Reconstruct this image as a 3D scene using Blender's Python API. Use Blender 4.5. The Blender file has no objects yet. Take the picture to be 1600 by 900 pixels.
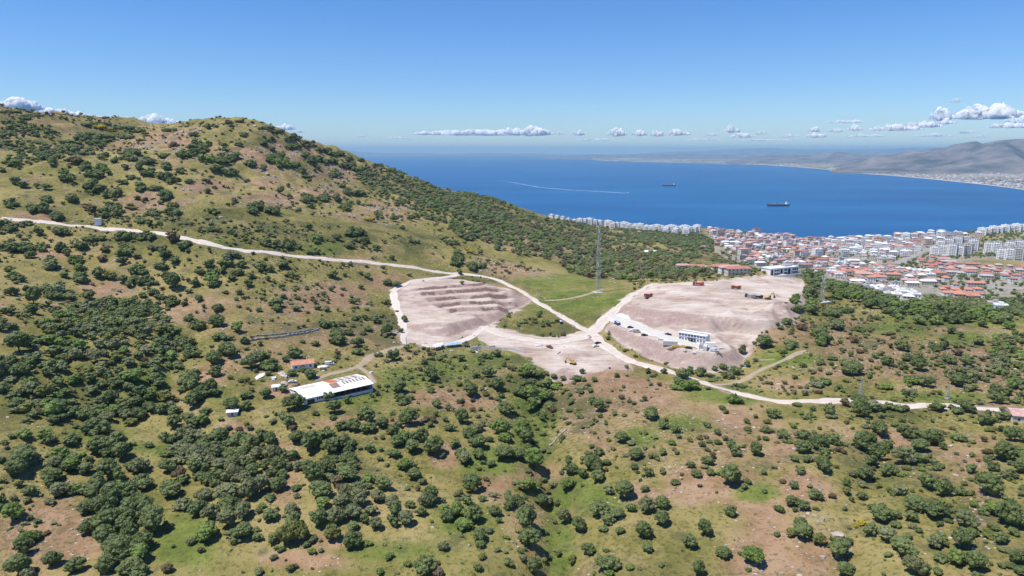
import bpy, math, random
import numpy as np
from mathutils import Vector, Matrix
from mathutils.geometry import delaunay_2d_cdt
R = math.radians
random.seed(7)
rng = np.random.default_rng(7)
scene = bpy.context.scene
col = scene.collection

# ------------------------------------------------------------------ camera, sky, sun, exposure
FPX, CAMZ, PITCH = 1081.0, 280.0, R(11.2)
cam = bpy.data.objects.new('camera', bpy.data.cameras.new('camera'))
col.objects.link(cam)
cam.data.sensor_width = 36.0
cam.data.lens = FPX / 1600 * 36.0
cam.data.clip_start, cam.data.clip_end = 1.0, 300000.0
cam.location = (0, 0, CAMZ)
cam.rotation_euler = (R(90) - PITCH, 0, 0)
scene.camera = cam
SUN = Vector((-0.39, -0.14, 0.91)).normalized()
w = bpy.data.worlds.new('World'); scene.world = w
w.use_nodes = True
nt = w.node_tree
sky = nt.nodes.new('ShaderNodeTexSky')
sky.sky_type = 'NISHITA'
sky.sun_disc = False
sky.sun_elevation = math.asin(SUN.z)
sky.sun_rotation = math.atan2(SUN.x, SUN.y)
sky.altitude = 0.0
sky.air_density, sky.dust_density, sky.ozone_density = 1.0, 0.0, 3.5
nt.nodes['Background'].inputs['Strength'].default_value = 0.115
hs = nt.nodes.new('ShaderNodeHueSaturation'); hs.inputs['Saturation'].default_value = 1.2
tn = nt.nodes.new('ShaderNodeMix'); tn.data_type = 'RGBA'; tn.blend_type = 'MULTIPLY'
tn.inputs[0].default_value = 1.0; tn.inputs[7].default_value = (0.635, 0.79, 1.06, 1)
nt.links.new(sky.outputs[0], hs.inputs['Color']); nt.links.new(hs.outputs[0], tn.inputs[6])
nt.links.new(tn.outputs[2], nt.nodes['Background'].inputs['Color'])
sun = bpy.data.objects.new('sun', bpy.data.lights.new('sun', 'SUN'))
col.objects.link(sun)
sun.data.energy = 5.0
sun.data.angle = R(0.53)
sun.data.color = (1.0, 0.95, 0.87)
sun.rotation_euler = SUN.to_track_quat('Z', 'Y').to_euler()
scene.view_settings.view_transform = 'Standard'
scene.view_settings.look = 'None'
scene.view_settings.exposure = 0.2
scene.view_settings.gamma = 1.0
scene.cycles.use_denoising = True
scene.cycles.max_bounces = 5
scene.cycles.diffuse_bounces = 2
scene.cycles.glossy_bounces = 2
scene.cycles.volume_bounces = 0
scene.cycles.transparent_max_bounces = 6
HAZE_DENSITY = 3.5e-5

# ------------------------------------------------------------------ helpers
def tag(o, label=None, cat=None, group=None, kind=None):
    if label: o['label'] = label
    if cat: o['category'] = cat
    if group: o['group'] = group
    if kind: o['kind'] = kind
    return o

def empty(name, loc, rz=0.0, scale=1.0, label=None, cat=None, group=None):
    o = bpy.data.objects.new(name, None); col.objects.link(o)
    o.empty_display_size = 0.5
    o.location = loc; o.rotation_euler = (0, 0, rz); o.scale = (scale,) * 3
    return tag(o, label, cat, group)

def copy_tree(o, parent=None):
    c = o.copy(); col.objects.link(c)
    if parent is not None: c.parent = parent
    for ch in o.children: copy_tree(ch, c)
    return c

def mesh_np(name, V, F, mats, smooth=False, fmat=None):
    """mesh from arrays; F: (n,3) or (n,4) array, or a list of polygons"""
    me = bpy.data.meshes.new(name)
    V = np.asarray(V, dtype=np.float32)
    if isinstance(F, np.ndarray):
        n, k = F.shape
        flat = F.astype(np.int32).ravel()
        starts = np.arange(0, n * k, k, dtype=np.int32)
        tot = np.full(n, k, dtype=np.int32)
    else:
        tot = np.array([len(f) for f in F], dtype=np.int32)
        flat = np.array([i for f in F for i in f], dtype=np.int32)
        starts = np.concatenate([[0], np.cumsum(tot)[:-1]]).astype(np.int32)
        n = len(F)
    me.vertices.add(len(V)); me.vertices.foreach_set('co', V.ravel())
    me.loops.add(len(flat)); me.loops.foreach_set('vertex_index', flat)
    me.polygons.add(n)
    me.polygons.foreach_set('loop_start', starts)
    me.polygons.foreach_set('loop_total', tot)
    for m in (mats if isinstance(mats, (list, tuple)) else [mats]): me.materials.append(m)
    if fmat is not None: me.polygons.foreach_set('material_index', np.asarray(fmat, dtype=np.int32))
    me.polygons.foreach_set('use_smooth', np.full(n, bool(smooth)))
    me.update(calc_edges=True); me.validate()
    return me

def link(name, me, parent=None, loc=None, rz=0.0):
    o = bpy.data.objects.new(name, me); col.objects.link(o)
    if parent is not None: o.parent = parent
    if loc is not None: o.location = loc
    if rz: o.rotation_euler = (0, 0, rz)
    return o

class MB:
    """collects simple shapes into one mesh"""
    def __init__(s): s.v = []; s.f = []; s.m = []
    def add(s, V, F, m=0):
        b = len(s.v); s.v += [tuple(p) for p in V]
        s.f += [tuple(i + b for i in f) for f in F]; s.m += [m] * len(F); return s
    def box(s, x0, x1, y0, y1, z0, z1, m=0, taper=0.0):
        t = taper
        V = [(x0, y0, z0), (x1, y0, z0), (x1, y1, z0), (x0, y1, z0),
             (x0 + t, y0 + t, z1), (x1 - t, y0 + t, z1), (x1 - t, y1 - t, z1), (x0 + t, y1 - t, z1)]
        return s.add(V, [(3, 2, 1, 0), (4, 5, 6, 7), (0, 1, 5, 4), (1, 2, 6, 5), (2, 3, 7, 6), (3, 0, 4, 7)], m)
    def prism(s, prof, y0, y1, m=0):
        """profile in x,z extruded along y"""
        n = len(prof)
        V = [(x, y0, z) for x, z in prof] + [(x, y1, z) for x, z in prof]
        F = [tuple(range(n)), tuple(range(2 * n - 1, n - 1, -1))]
        F += [(i, i + n, (i + 1) % n + n, (i + 1) % n) for i in range(n)]
        return s.add(V, F, m)
    def tube(s, p, q, r, r2=None, n=6, m=0):
        p, q = Vector(p), Vector(q); r2 = r if r2 is None else r2
        d = (q - p).normalized(); a = d.orthogonal().normalized(); b = d.cross(a)
        V = []
        for c, rr in ((p, r), (q, r2)):
            for i in range(n):
                t = 2 * math.pi * i / n
                V.append(c + a * (math.cos(t) * rr) + b * (math.sin(t) * rr))
        F = [(i, (i + 1) % n, (i + 1) % n + n, i + n) for i in range(n)] + [tuple(range(n - 1, -1, -1)), tuple(range(n, 2 * n))]
        return s.add(V, F, m)
    def build(s, name, mats, parent=None, loc=None, rz=0.0, smooth=False):
        return link(name, mesh_np(name, s.v, s.f, mats, smooth, s.m), parent, loc, rz)

def _hash(ix, iy, seed):
    h = (ix.astype(np.int64) * 374761393 + iy.astype(np.int64) * 668265263 + seed * 2147483647) & 0xffffffff
    h = ((h ^ (h >> 13)) * 1274126177) & 0xffffffff
    return ((h ^ (h >> 16)) & 0xffffff) / float(0xffffff)

def vnoise(x, y, seed=0):
    x = np.asarray(x, float); y = np.asarray(y, float)
    ix, iy = np.floor(x), np.floor(y); fx, fy = x - ix, y - iy
    fx = fx * fx * fx * (fx * (fx * 6 - 15) + 10); fy = fy * fy * fy * (fy * (fy * 6 - 15) + 10)
    a, b = _hash(ix, iy, seed), _hash(ix + 1, iy, seed)
    c, d = _hash(ix, iy + 1, seed), _hash(ix + 1, iy + 1, seed)
    return (a * (1 - fx) + b * fx) * (1 - fy) + (c * (1 - fx) + d * fx) * fy - 0.5

def fbm(x, y, wl, octs=4, seed=0):
    s, a = 0.0, 1.0
    for o in range(octs):
        k = 2.0 ** o / wl; ca, sa = math.cos(o * 1.1), math.sin(o * 1.1)
        s = s + a * vnoise((x * ca - y * sa) * k + 13.7 * o, (x * sa + y * ca) * k - 7.1 * o, seed + o); a *= 0.5
    return s

def sstep(a, b, x):
    t = np.clip((x - a) / (b - a), 0, 1); return t * t * (3 - 2 * t)

CP_, SP_ = math.cos(PITCH), math.sin(PITCH)
def ray(px, py):
    u = (np.asarray(px, float) - 800) / FPX; v = (450 - np.asarray(py, float)) / FPX
    x, y, z = u, CP_ + v * SP_, -SP_ + v * CP_
    h = np.sqrt(x * x + y * y)
    return x / h, y / h, z / h
def P(px, py, d=None, z=None):
    x, y, s = ray(px, py)
    if d is None: d = (z - CAMZ) / s
    return (float(x * d), float(y * d), float(CAMZ + s * d))
def project(x, y, z):
    dz = z - CAMZ
    fy = y * CP_ - dz * SP_; uy = y * SP_ + dz * CP_
    fy = np.where(fy < 1, 1, fy)
    return 800 + FPX * x / fy, 450 - FPX * uy / fy
# ------------------------------------------------------------------ the land: heights
ZP = """0 900 146|200 900 147|400 900 147|600 900 148|800 900 148|870 900 145|1000 900 149|1200 900 152|1400 900 157|1600 900 163
800 1300 146|0 1300 146|1600 1300 166|-250 750 160|1850 750 162|400 1200 146|1200 1200 152
0 780 153|150 800 150|300 760 148|450 780 150|600 760 151|800 790 150|860 760 146|1000 760 151|1200 760 155|1400 770 159|1600 770 160
0 680 163|150 640 160|250 650 158|400 690 153|500 680 155|650 680 153|800 680 150|850 660 147|950 680 153|1100 680 155|1250 680 155|1400 680 155|1600 690 157
0 600 172|100 560 177|250 560 169|350 600 162|450 620 158|550 600 157|650 600 155|750 600 154|840 600 150|950 600 152|1000 575 152|1080 596 151|1200 624 152|1300 628 153|1400 632 154|1560 638 156
925 522 155|880 545 154|820 530 155|890 575 151|934 455 160|900 500 157|870 440 163|800 425 166|640 535 157|700 545 155|780 510 156|845 478 158|612 455 167|700 432 169|960 460 161
1000 500 160|1090 441 167|1150 436 167|1050 486 167|1150 490 167|1210 470 165|1040 535 160|1090 545 159|1165 560 152|1110 583 150|1200 545 156|1258 455 163
1450 520 158|1550 520 158|1350 480 157|1300 475 156|1400 478 155|1290 530 157|1230 560 155|1350 580 156|1480 580 157|1600 600 157|450 560 161|1300 500 158"""
DP = """0 450 520|0 340 720|0 260 900|0 200 1080|0 172 1200|150 345 700|150 260 860|150 420 590|100 186 1350|240 203 1550|180 235 1050
300 200 1080|370 188 1050|370 230 950|370 280 820|370 330 690|330 378 600|430 197 1080|200 480 520|490 403 590|490 480 500|400 520 450
620 415 610|620 360 720|500 330 760|500 280 950|500 240 1120|500 226 1180|600 300 1000|600 264 1250|700 380 740|700 340 920|700 300 1300|760 308 1450|760 340 1050|780 380 820|780 400 740
850 335 1650|850 400 800|850 420 700|850 380 1000|850 360 1300|950 430 760|950 415 900|950 400 1150|950 380 1400|950 365 1700|950 353 1880|870 343 1850|1050 400 1150|1050 380 1400|1050 363 1750|1090 356 1900|1000 435 720|1050 425 850
1230 428 700|1175 422 1200|1175 400 1450|1120 410 1150|1300 430 1100|1300 400 1450|1300 385 1750|1300 380 2000|1200 373 2000|1150 363 1950|1350 377 2150|1120 380 1600|1250 395 1550
1480 460 1050|1480 430 1250|1560 410 1400|1500 395 1550|1580 400 1500|1560 364 1900|1450 376 1800|1400 386 1750|1380 400 1500|1400 374 1950|1600 360 1950|1600 440 1150|1400 440 1100
1500 490 640|1600 500 620|1500 480 730|1580 470 820|1553 482 790|1320 452 760|1400 462 900|1340 465 700"""
HP = [(370,1550,230),(0,1900,240),(240,2000,220),(600,1800,60),(700,1850,60),(600,2400,-25),(800,2350,-25),(500,2600,-25),(950,2200,-15),(1090,2200,-15),
      (1200,2180,-10),(1350,2280,-15),(1500,2500,-15),(1600,2600,-15),(0,2700,120),(370,2500,40),(1450,2350,-10),(1800,1700,95),(1900,2500,40),(870,2150,-5),(-300,900,270),(1900,900,110)]
cps = []
for t in ZP.replace('\n', '|').split('|'):
    a = [float(q) for q in t.split()]; cps.append(P(a[0], a[1], z=a[2]))
for t in DP.replace('\n', '|').split('|'):
    a = [float(q) for q in t.split()]; cps.append(P(a[0], a[1], d=a[2]))
for px, d, z in HP:
    x, y, s = ray(px, 240); cps.append((x * d, y * d, z))
C = np.array(cps, float)
SC = 500.0
def tps_k(r2): return np.where(r2 > 1e-12, 0.5 * r2 * np.log(np.maximum(r2, 1e-12)), 0.0)
q = C[:, :2] / SC
K = tps_k(((q[:, None] - q[None]) ** 2).sum(2)) + np.eye(len(q)) * 2e-4
Pm = np.c_[np.ones(len(q)), q]
A = np.block([[K, Pm], [Pm.T, np.zeros((3, 3))]])
sol = np.linalg.solve(A, np.r_[C[:, 2], 0, 0, 0])
def tps(x, y):
    X = x / SC; Y = y / SC
    out = sol[-3] + sol[-2] * X + sol[-1] * Y
    for i in range(len(q)):
        out = out + sol[i] * tps_k((X - q[i, 0]) ** 2 + (Y - q[i, 1]) ** 2)
    return out

def axis(segs):
    a = [segs[0][0]]
    for lo, hi, st in segs:
        n = max(1, round((hi - lo) / st)); a += list(np.linspace(lo, hi, n + 1)[1:])
    return np.array(a)
GX = axis([(-2100, -900, 9), (-900, -420, 4), (-420, 420, 1.7), (420, 900, 4), (900, 2200, 9)])
GY = axis([(40, 180, 4), (180, 640, 1.5), (640, 1100, 3), (1100, 2900, 8)])
NX, NY = len(GX), len(GY)
XX, YY = np.meshgrid(GX, GY)
ZZ = tps(XX, YY)
px0, py0 = project(XX, YY, ZZ)

def inpoly(px, py, poly):
    c = np.zeros(np.shape(px), bool); n = len(poly)
    for i in range(n):
        x1, y1 = poly[i]; x2, y2 = poly[(i + 1) % n]
        if y1 == y2: continue
        c ^= ((y1 > py) != (y2 > py)) & (px < (x2 - x1) * (py - y1) / (y2 - y1) + x1)
    return c

# natural relief
rough = fbm(XX, YY, 90, 3, 3) * 7.5 + fbm(XX, YY, 26, 3, 9) * 2.4 + fbm(XX, YY, 6, 2, 15) * 0.45
dist = np.hypot(XX, YY)
hillm = sstep(195, 260, ZZ)
rough = rough * (0.55 + 1.1 * hillm) + hillm * np.abs(fbm(XX, YY, 40, 3, 31)) * 7
gentle = np.exp(-(((px0 - 920) / 330.0) ** 2 + ((py0 - 490) / 75.0) ** 2))
town = sstep(850, 1000, dist) * (px0 > 1000) * (ZZ < 130)
rough = rough * (1 - 0.85 * np.clip(gentle * 1.4, 0, 1)) * (1 - 0.8 * town)
ZZ = ZZ + rough
# dry gullies
def gully(pix, depth, width):
    global ZZ
    g_ = np.array([P(a, b, z=z)[:2] for a, b, z in pix]); best = np.full(XX.shape, 1e9)
    for p, q_ in zip(g_[:-1], g_[1:]):
        d_ = q_ - p; t = np.clip(((XX - p[0]) * d_[0] + (YY - p[1]) * d_[1]) / (d_ @ d_), 0, 1)
        best = np.minimum(best, np.hypot(XX - p[0] - t * d_[0], YY - p[1] - t * d_[1]))
    best = np.abs(best + fbm(XX, YY, 30, 3, 66) * 10)
    ZZ = ZZ - depth * np.exp(-(best / width) ** 1.4)
gully([(868, 590, 150), (845, 640, 149), (850, 700, 147), (862, 780, 145), (872, 910, 143)], 6, 9)
gully([(60, 560, 172), (150, 610, 164), (250, 660, 158), (380, 690, 153), (500, 715, 151), (640, 740, 150), (780, 760, 149), (860, 770, 146)], 5, 11)
gully([(1380, 700, 155), (1350, 780, 156), (1310, 910, 153)], 4, 8)
gully([(330, 470, 180), (290, 530, 170), (270, 600, 163), (290, 660, 157)], 4, 8)

# earthworks: creased ground laid out from surveyed lines
def site(lines, polyidx):
    pts, edges = [], []
    for L in lines:
        for k, (a, b, z) in enumerate(L):
            if k: edges.append((len(pts) - 1, len(pts)))
            pts.append(P(a, b, z=z))
    r = delaunay_2d_cdt([Vector(p[:2]) for p in pts], edges, [], 0, 1e-3)
    vs, fs, ov = r[0], r[2], r[3]
    zs = [pts[o[0]][2] if o else None for o in ov]
    for i, z in enumerate(zs):
        if z is None:
            j = min(range(len(pts)), key=lambda k: (pts[k][0] - vs[i].x) ** 2 + (pts[k][1] - vs[i].y) ** 2); zs[i] = pts[j][2]
    out = np.full(XX.shape, np.nan)
    for f in fs:
        (x1, y1), (x2, y2), (x3, y3) = [vs[i][:2] for i in f]
        z1, z2, z3 = [zs[i] for i in f]
        i0, i1 = np.searchsorted(GY, [min(y1, y2, y3), max(y1, y2, y3)]); j0, j1 = np.searchsorted(GX, [min(x1, x2, x3), max(x1, x2, x3)])
        if i1 <= i0 or j1 <= j0: continue
        X, Y = XX[i0:i1, j0:j1], YY[i0:i1, j0:j1]
        det = (y2 - y3) * (x1 - x3) + (x3 - x2) * (y1 - y3)
        if abs(det) < 1e-9: continue
        l1 = ((y2 - y3) * (X - x3) + (x3 - x2) * (Y - y3)) / det
        l2 = ((y3 - y1) * (X - x3) + (x1 - x3) * (Y - y3)) / det
        l3 = 1 - l1 - l2
        m = (l1 >= -1e-6) & (l2 >= -1e-6) & (l3 >= -1e-6)
        sub = out[i0:i1, j0:j1]; sub[m] = (l1 * z1 + l2 * z2 + l3 * z3)[m]
    poly = [pts[i][:2] for i in polyidx]
    inside = inpoly(XX + fbm(XX, YY, 15, 3, 81) * 3, YY + fbm(XX, YY, 15, 3, 83) * 3, poly) & ~np.isnan(out)
    return np.where(inside, out, 0), inside, pts

def blur(a, n):
    for _ in range(n):
        b = np.pad(a, 1, mode='edge')
        a = (b[1:-1, 1:-1] * 2 + b[:-2, 1:-1] + b[2:, 1:-1] + b[1:-1, :-2] + b[1:-1, 2:]) / 6
    return a

RS = [[(985,458,163),(1020,443,165),(1090,441,167),(1150,436,167),(1200,432,166),(1255,436,163),(1258,465,163),(1242,500,163),(1225,516,158),(1190,526,157),
       (1165,560,152),(1158,577,150),(1110,584,150),(1060,580,151),(1010,564,152),(975,547,153),(945,516,155.5),(962,492,158),(968,478,161)],
      [(968,479,162),(1000,481,166),(1050,487,167),(1110,493,167.5),(1165,498,167),(1210,505,165),(1236,500,163)],
      [(962,493,158),(985,499,159.3),(1030,512,160),(1075,517,160),(1115,520,159.5),(1140,517,158),(1188,524,157)],
      [(955,508,157.5),(985,521,159),(1040,539,159.6),(1090,550,159.3),(1120,552,158.5),(1150,548,157)],
      [(1000,463,165),(1080,466,167),(1180,474,167),(1230,480,164.5)],[(1000,466.5,163.6),(1080,469.8,165.4),(1180,478,165.4),(1228,483,163.6)],
      [(1205,478,168),(1218,476,169.5),(1228,480,168)]]
LS = [[(612,455,168),(640,441,171),(700,433,172),(770,440,171),(800,450,166),(835,468,158.5),(800,487,157.5),(766,506,156.5),(742,521,155.5),(700,537,155.5),(660,540,156),(630,541,157),(626,510,160),(617,480,163.5)],
      [(655,453,170),(700,449.5,170),(755,445,170)],[(685,491,162.3),(730,487,162),(780,482,161)],
      [(672,505,162),(700,505.5,162),(745,496,161)],[(675,524,156.8),(700,527,156.3),(735,515,156.3)]]
z1, m1, _ = site(RS, range(19))
z2, m2, _ = site(LS, range(14))
SITE = np.zeros(XX.shape)
nz_ = fbm(XX, YY, 7, 3, 55) * 0.5 + fbm(XX, YY, 2.6, 2, 57) * 0.2
# five cut benches on the left site: level steps with short banks between them
a_, b_ = np.array(P(636, 452, z=170)[:2]), np.array(P(775, 440, z=170)[:2]); c_, d_ = np.array(P(668, 486.5, z=163)[:2]), np.array(P(808, 475, z=162.5)[:2])
dv = (b_ - a_) / np.linalg.norm(b_ - a_) + (d_ - c_) / np.linalg.norm(d_ - c_); dv /= np.linalg.norm(dv); nv = np.array([dv[1], -dv[0]])
tt = (XX - a_[0]) * nv[0] + (YY - a_[1]) * nv[1]; ss = (XX - a_[0]) * dv[0] + (YY - a_[1]) * dv[1]
per = float(np.dot((c_ + d_) / 2 - (a_ + b_) / 2, nv)) / 4; lenw = float(np.dot(d_ - a_, dv))
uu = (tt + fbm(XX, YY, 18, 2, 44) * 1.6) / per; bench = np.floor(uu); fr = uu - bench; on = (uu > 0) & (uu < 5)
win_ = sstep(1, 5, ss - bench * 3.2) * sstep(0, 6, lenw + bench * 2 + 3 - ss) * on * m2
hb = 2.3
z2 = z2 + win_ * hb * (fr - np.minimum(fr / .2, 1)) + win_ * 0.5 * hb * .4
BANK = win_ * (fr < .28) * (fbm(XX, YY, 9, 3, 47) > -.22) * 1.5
for zz, mm in ((z1, m1), (z2, m2)):
    
    g1_, g2_ = np.gradient(zz, GY, GX); stp = sstep(.1, .3, np.hypot(g1_, g2_))
    ZZ = np.where(mm, zz + nz_ + stp * (fbm(XX, YY, 9, 3, 59) * 1.6 - np.abs(fbm(XX, YY, 5, 2, 61)) * 1.2), ZZ); SITE = np.where(mm, 1.0, SITE)
BARE = [(735,508),(760,499),(775,512),(800,519),(840,527),(880,529),(905,519),(935,519),(958,550),(990,571),(985,580),(960,576),(935,581),(912,582),(897,594),(868,590),(850,575),(840,560),(812,552),(782,547),(752,533)]
wob = fbm(XX, YY, 16, 4, 88) * 16
SITE = np.where(inpoly(px0 + wob, py0 + wob * .35, BARE), 1.0, SITE)
soft = blur(SITE, 6)
edge = (soft > 0.02) & (soft < 0.98)
ZB = blur(ZZ, 3)
ZZ = np.where(edge, ZB, ZZ)
# borrow pit and spoil heaps by the crossroads
def bump(px, py, z, rad, h):
    global ZZ
    x, y, _ = P(px, py, z=z); ZZ = ZZ + h * np.exp(-((XX - x) ** 2 + (YY - y) ** 2) / rad ** 2)
bump(893, 556, 153, 7, 2.2); bump(1218, 478, 165, 12, 3); bump(1240, 425, 164, 22, 2.5); bump(800, 545, 155, 6, 1.0)
bump(855, 590, 151, 9, -2.5); bump(1213, 436, 165, 14, 1.5)
for k in range(46):
    a_ = random.Random(k); c0 = [(1215, 487), (1150, 501), (1232, 470), (1120, 445), (900, 560), (800, 540), (1180, 447), (1095, 575), (1050, 462), (870, 575), (640, 535), (950, 565)][k % 12]
    bump(c0[0] + a_.uniform(-26, 26), c0[1] + a_.uniform(-5, 5), 160, a_.uniform(1.6, 3.4), a_.uniform(.7, 1.9))
ZZ = np.where(YY > 2300, np.minimum(ZZ, 400), ZZ)
ZZ = np.maximum(ZZ, -6.0)

def height(x, y):
    x = np.asarray(x, float); y = np.asarray(y, float)
    j = np.clip(np.searchsorted(GX, x) - 1, 0, NX - 2); i = np.clip(np.searchsorted(GY, y) - 1, 0, NY - 2)
    fx = (x - GX[j]) / (GX[j + 1] - GX[j]); fy = (y - GY[i]) / (GY[i + 1] - GY[i])
    return (ZZ[i, j] * (1 - fx) + ZZ[i, j + 1] * fx) * (1 - fy) + (ZZ[i + 1, j] * (1 - fx) + ZZ[i + 1, j + 1] * fx) * fy

DS = np.concatenate([np.arange(120, 900, 1.5), np.arange(900, 2600, 4)])
def ground(px, py):
    """where sight lines through photo points meet the land (arrays)"""
    px = np.atleast_1d(np.asarray(px, float)); py = np.atleast_1d(np.asarray(py, float))
    out = np.full((len(px), 3), np.nan)
    for a in range(0, len(px), 400):
        x, y, s = ray(px[a:a + 400], py[a:a + 400])
        X = x[:, None] * DS; Y = y[:, None] * DS; Zr = CAMZ + s[:, None] * DS
        H = height(X, Y)
        under = Zr <= H
        k = under.argmax(1); hit = under.any(1) & (k > 0)
        kk = np.maximum(k, 1); ii = np.arange(len(x))
        g0 = Zr[ii, kk - 1] - H[ii, kk - 1]; g1 = Zr[ii, kk] - H[ii, kk]
        t = np.clip(g0 / np.maximum(g0 - g1, 1e-9), 0, 1)
        d = DS[kk - 1] + t * (DS[kk] - DS[kk - 1])
        r = np.c_[x * d, y * d, height(x * d, y * d)]; r[~hit] = np.nan
        out[a:a + 400] = r
    return out
def at(px, py):
    return Vector(ground([px], [py])[0])
# ------------------------------------------------------------------ materials
class NT:
    def __init__(s, name):
        s.m = bpy.data.materials.new(name); s.m.use_nodes = True
        s.t = s.m.node_tree; s.b = s.t.nodes['Principled BSDF']; s.out = s.t.nodes['Material Output']
        s.b.inputs['Specular IOR Level'].default_value = 0.25
    def n(s, k, **kw):
        x = s.t.nodes.new(k)
        for a, b in kw.items(): setattr(x, a, b)
        return x
    def l(s, a, b): s.t.links.new(a, b)
    def coord(s, which='Object'): return s.n('ShaderNodeTexCoord').outputs[which]
    def noise(s, vec, scale, detail=3.0, rough=0.55):
        x = s.n('ShaderNodeTexNoise'); x.inputs['Scale'].default_value = scale
        x.inputs['Detail'].default_value = detail; x.inputs['Roughness'].default_value = rough
        s.l(vec, x.inputs['Vector']); return x.outputs['Fac']
    def ramp(s, fac, stops):
        x = s.n('ShaderNodeValToRGB'); e = x.color_ramp.elements
        while len(e) < len(stops): e.new(0.5)
        for i, (p, c) in enumerate(stops):
            e[i].position = p; e[i].color = (*c, 1) if len(c) == 3 else c
        s.l(fac, x.inputs[0]); return x.outputs[0]
    def mix(s, fac, a, b, mode='MIX'):
        x = s.n('ShaderNodeMix', data_type='RGBA', blend_type=mode)
        for v, i in ((fac, 0), (a, 6), (b, 7)):
            if hasattr(v, 'links') or isinstance(v, bpy.types.NodeSocket): s.l(v, x.inputs[i])
            else: x.inputs[i].default_value = v if i == 0 else (*v, 1)
        return x.outputs[2]
    def math(s, op, a, b=0.0):
        x = s.n('ShaderNodeMath', operation=op)
        for v, i in ((a, 0), (b, 1)):
            if isinstance(v, bpy.types.NodeSocket): s.l(v, x.inputs[i])
            else: x.inputs[i].default_value = v
        return x.outputs[0]
    def attr(s, name): return s.n('ShaderNodeAttribute', attribute_name=name)
    def mapr(s, v, a, b, c=0.0, d=1.0):
        x = s.n('ShaderNodeMapRange'); s.l(v, x.inputs[0])
        for i, q in enumerate((a, b, c, d)): x.inputs[i + 1].default_value = q
        return x.outputs[0]
    def bump(s, h, strength, dist):
        x = s.n('ShaderNodeBump'); x.inputs['Strength'].default_value = strength; x.inputs['Distance'].default_value = dist
        s.l(h, x.inputs['Height']); s.l(x.outputs[0], s.b.inputs['Normal'])
    def base(s, c):
        if isinstance(c, bpy.types.NodeSocket): s.l(c, s.b.inputs['Base Color'])
        else: s.b.inputs['Base Color'].default_value = (*c, 1)
    def rough(s, v): s.b.inputs['Roughness'].default_value = v

def plain(name, c, rough=0.7, var=0.12, scale=1.5, metal=0.0):
    """a paint or surface with a little wear in it"""
    n = NT(name); v = n.noise(n.coord(), scale, 4)
    lo = tuple(x * (1 - var) for x in c); hi = tuple(min(1, x * (1 + var)) for x in c)
    n.base(n.ramp(v, [(0.3, lo), (0.7, hi)])); n.rough(rough); n.b.inputs['Metallic'].default_value = metal
    return n.m

# land: grass, dry grass, soil, fresh earth, lush green
n = NT('hillside ground'); co = n.coord()
a_ = n.attr('cover'); sp = n.n('ShaderNodeSeparateColor'); n.l(a_.outputs['Color'], sp.inputs[0])
soil, lush, scrub = sp.outputs[0], sp.outputs[1], sp.outputs[2]; built = a_.outputs['Alpha']
big = n.noise(co, 0.014, 5); mid = n.noise(co, 0.09, 5, 0.62); fine = n.noise(co, 0.6, 4, 0.65); tiny = n.noise(co, 2.4, 3, 0.6)
g = n.ramp(n.math('ADD', n.math('MULTIPLY', big, 0.55), n.math('MULTIPLY', mid, 0.5)),
           [(0.37, (0.140, 0.138, 0.040)), (0.47, (0.228, 0.204, 0.064)), (0.56, (0.315, 0.262, 0.100)), (0.66, (0.395, 0.310, 0.145))])
g = n.mix(n.math('MULTIPLY', n.mapr(n.math('ADD', lush, n.math('MULTIPLY', n.math('SUBTRACT', fine, 0.5), 1.2)), 0.05, 0.9), 0.88), g, n.ramp(mid, [(0.35, (0.095, 0.140, 0.028)), (0.65, (0.200, 0.245, 0.052))]))
so = n.ramp(n.math('ADD', n.math('MULTIPLY', mid, 0.6), n.math('MULTIPLY', fine, 0.4)),
            [(0.36, (0.235, 0.138, 0.075)), (0.5, (0.380, 0.245, 0.145)), (0.64, (0.485, 0.345, 0.230))])
sm = n.math('ADD', soil, n.math('MULTIPLY', n.math('SUBTRACT', n.math('ADD', n.math('MULTIPLY', mid, .6), n.math('MULTIPLY', fine, .5)), 0.55), 1.5))
c = n.mix(n.mapr(sm, 0.2, 0.85), g, so)
# mats of low scrub, then dark tussocks and stones
ms = n.noise(co, 0.045, 6, 0.68); ms2 = n.noise(co, 0.012, 3, 0.5)
mat_ = n.math('ADD', n.math('ADD', n.math('MULTIPLY', ms, .75), n.math('MULTIPLY', ms2, .25)), n.math('MULTIPLY', n.math('SUBTRACT', scrub, .5), .10))
c = n.mix(n.math('MULTIPLY', n.mapr(mat_, 0.53, 0.60), .75), c, n.ramp(fine, [(0.35, (0.060, 0.072, 0.026)), (0.65, (0.140, 0.150, 0.058))]))
tus = n.math('MULTIPLY', n.mapr(n.math('ADD', fine, n.math('MULTIPLY', scrub, 0.16)), 0.58, 0.68), 0.55)
c = n.mix(tus, c, (0.062, 0.068, 0.026))
sto = n.mapr(n.math('ADD', tiny, n.math('MULTIPLY', soil, 0.05)), 0.70, 0.76)
c = n.mix(n.math('MULTIPLY', sto, 0.6), c, (0.42, 0.38, 0.34))
c = n.mix(n.mapr(fine, 0.3, 0.7, 0.0, 0.4), c, n.mix(1.0, c, (0.6, 0.6, 0.55), 'MULTIPLY'))
ur = n.ramp(mid, [(0.35, (0.22, 0.20, 0.15)), (0.5, (0.36, 0.33, 0.28)), (0.66, (0.13, 0.13, 0.065))])
c = n.mix(built, c, ur)
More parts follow.
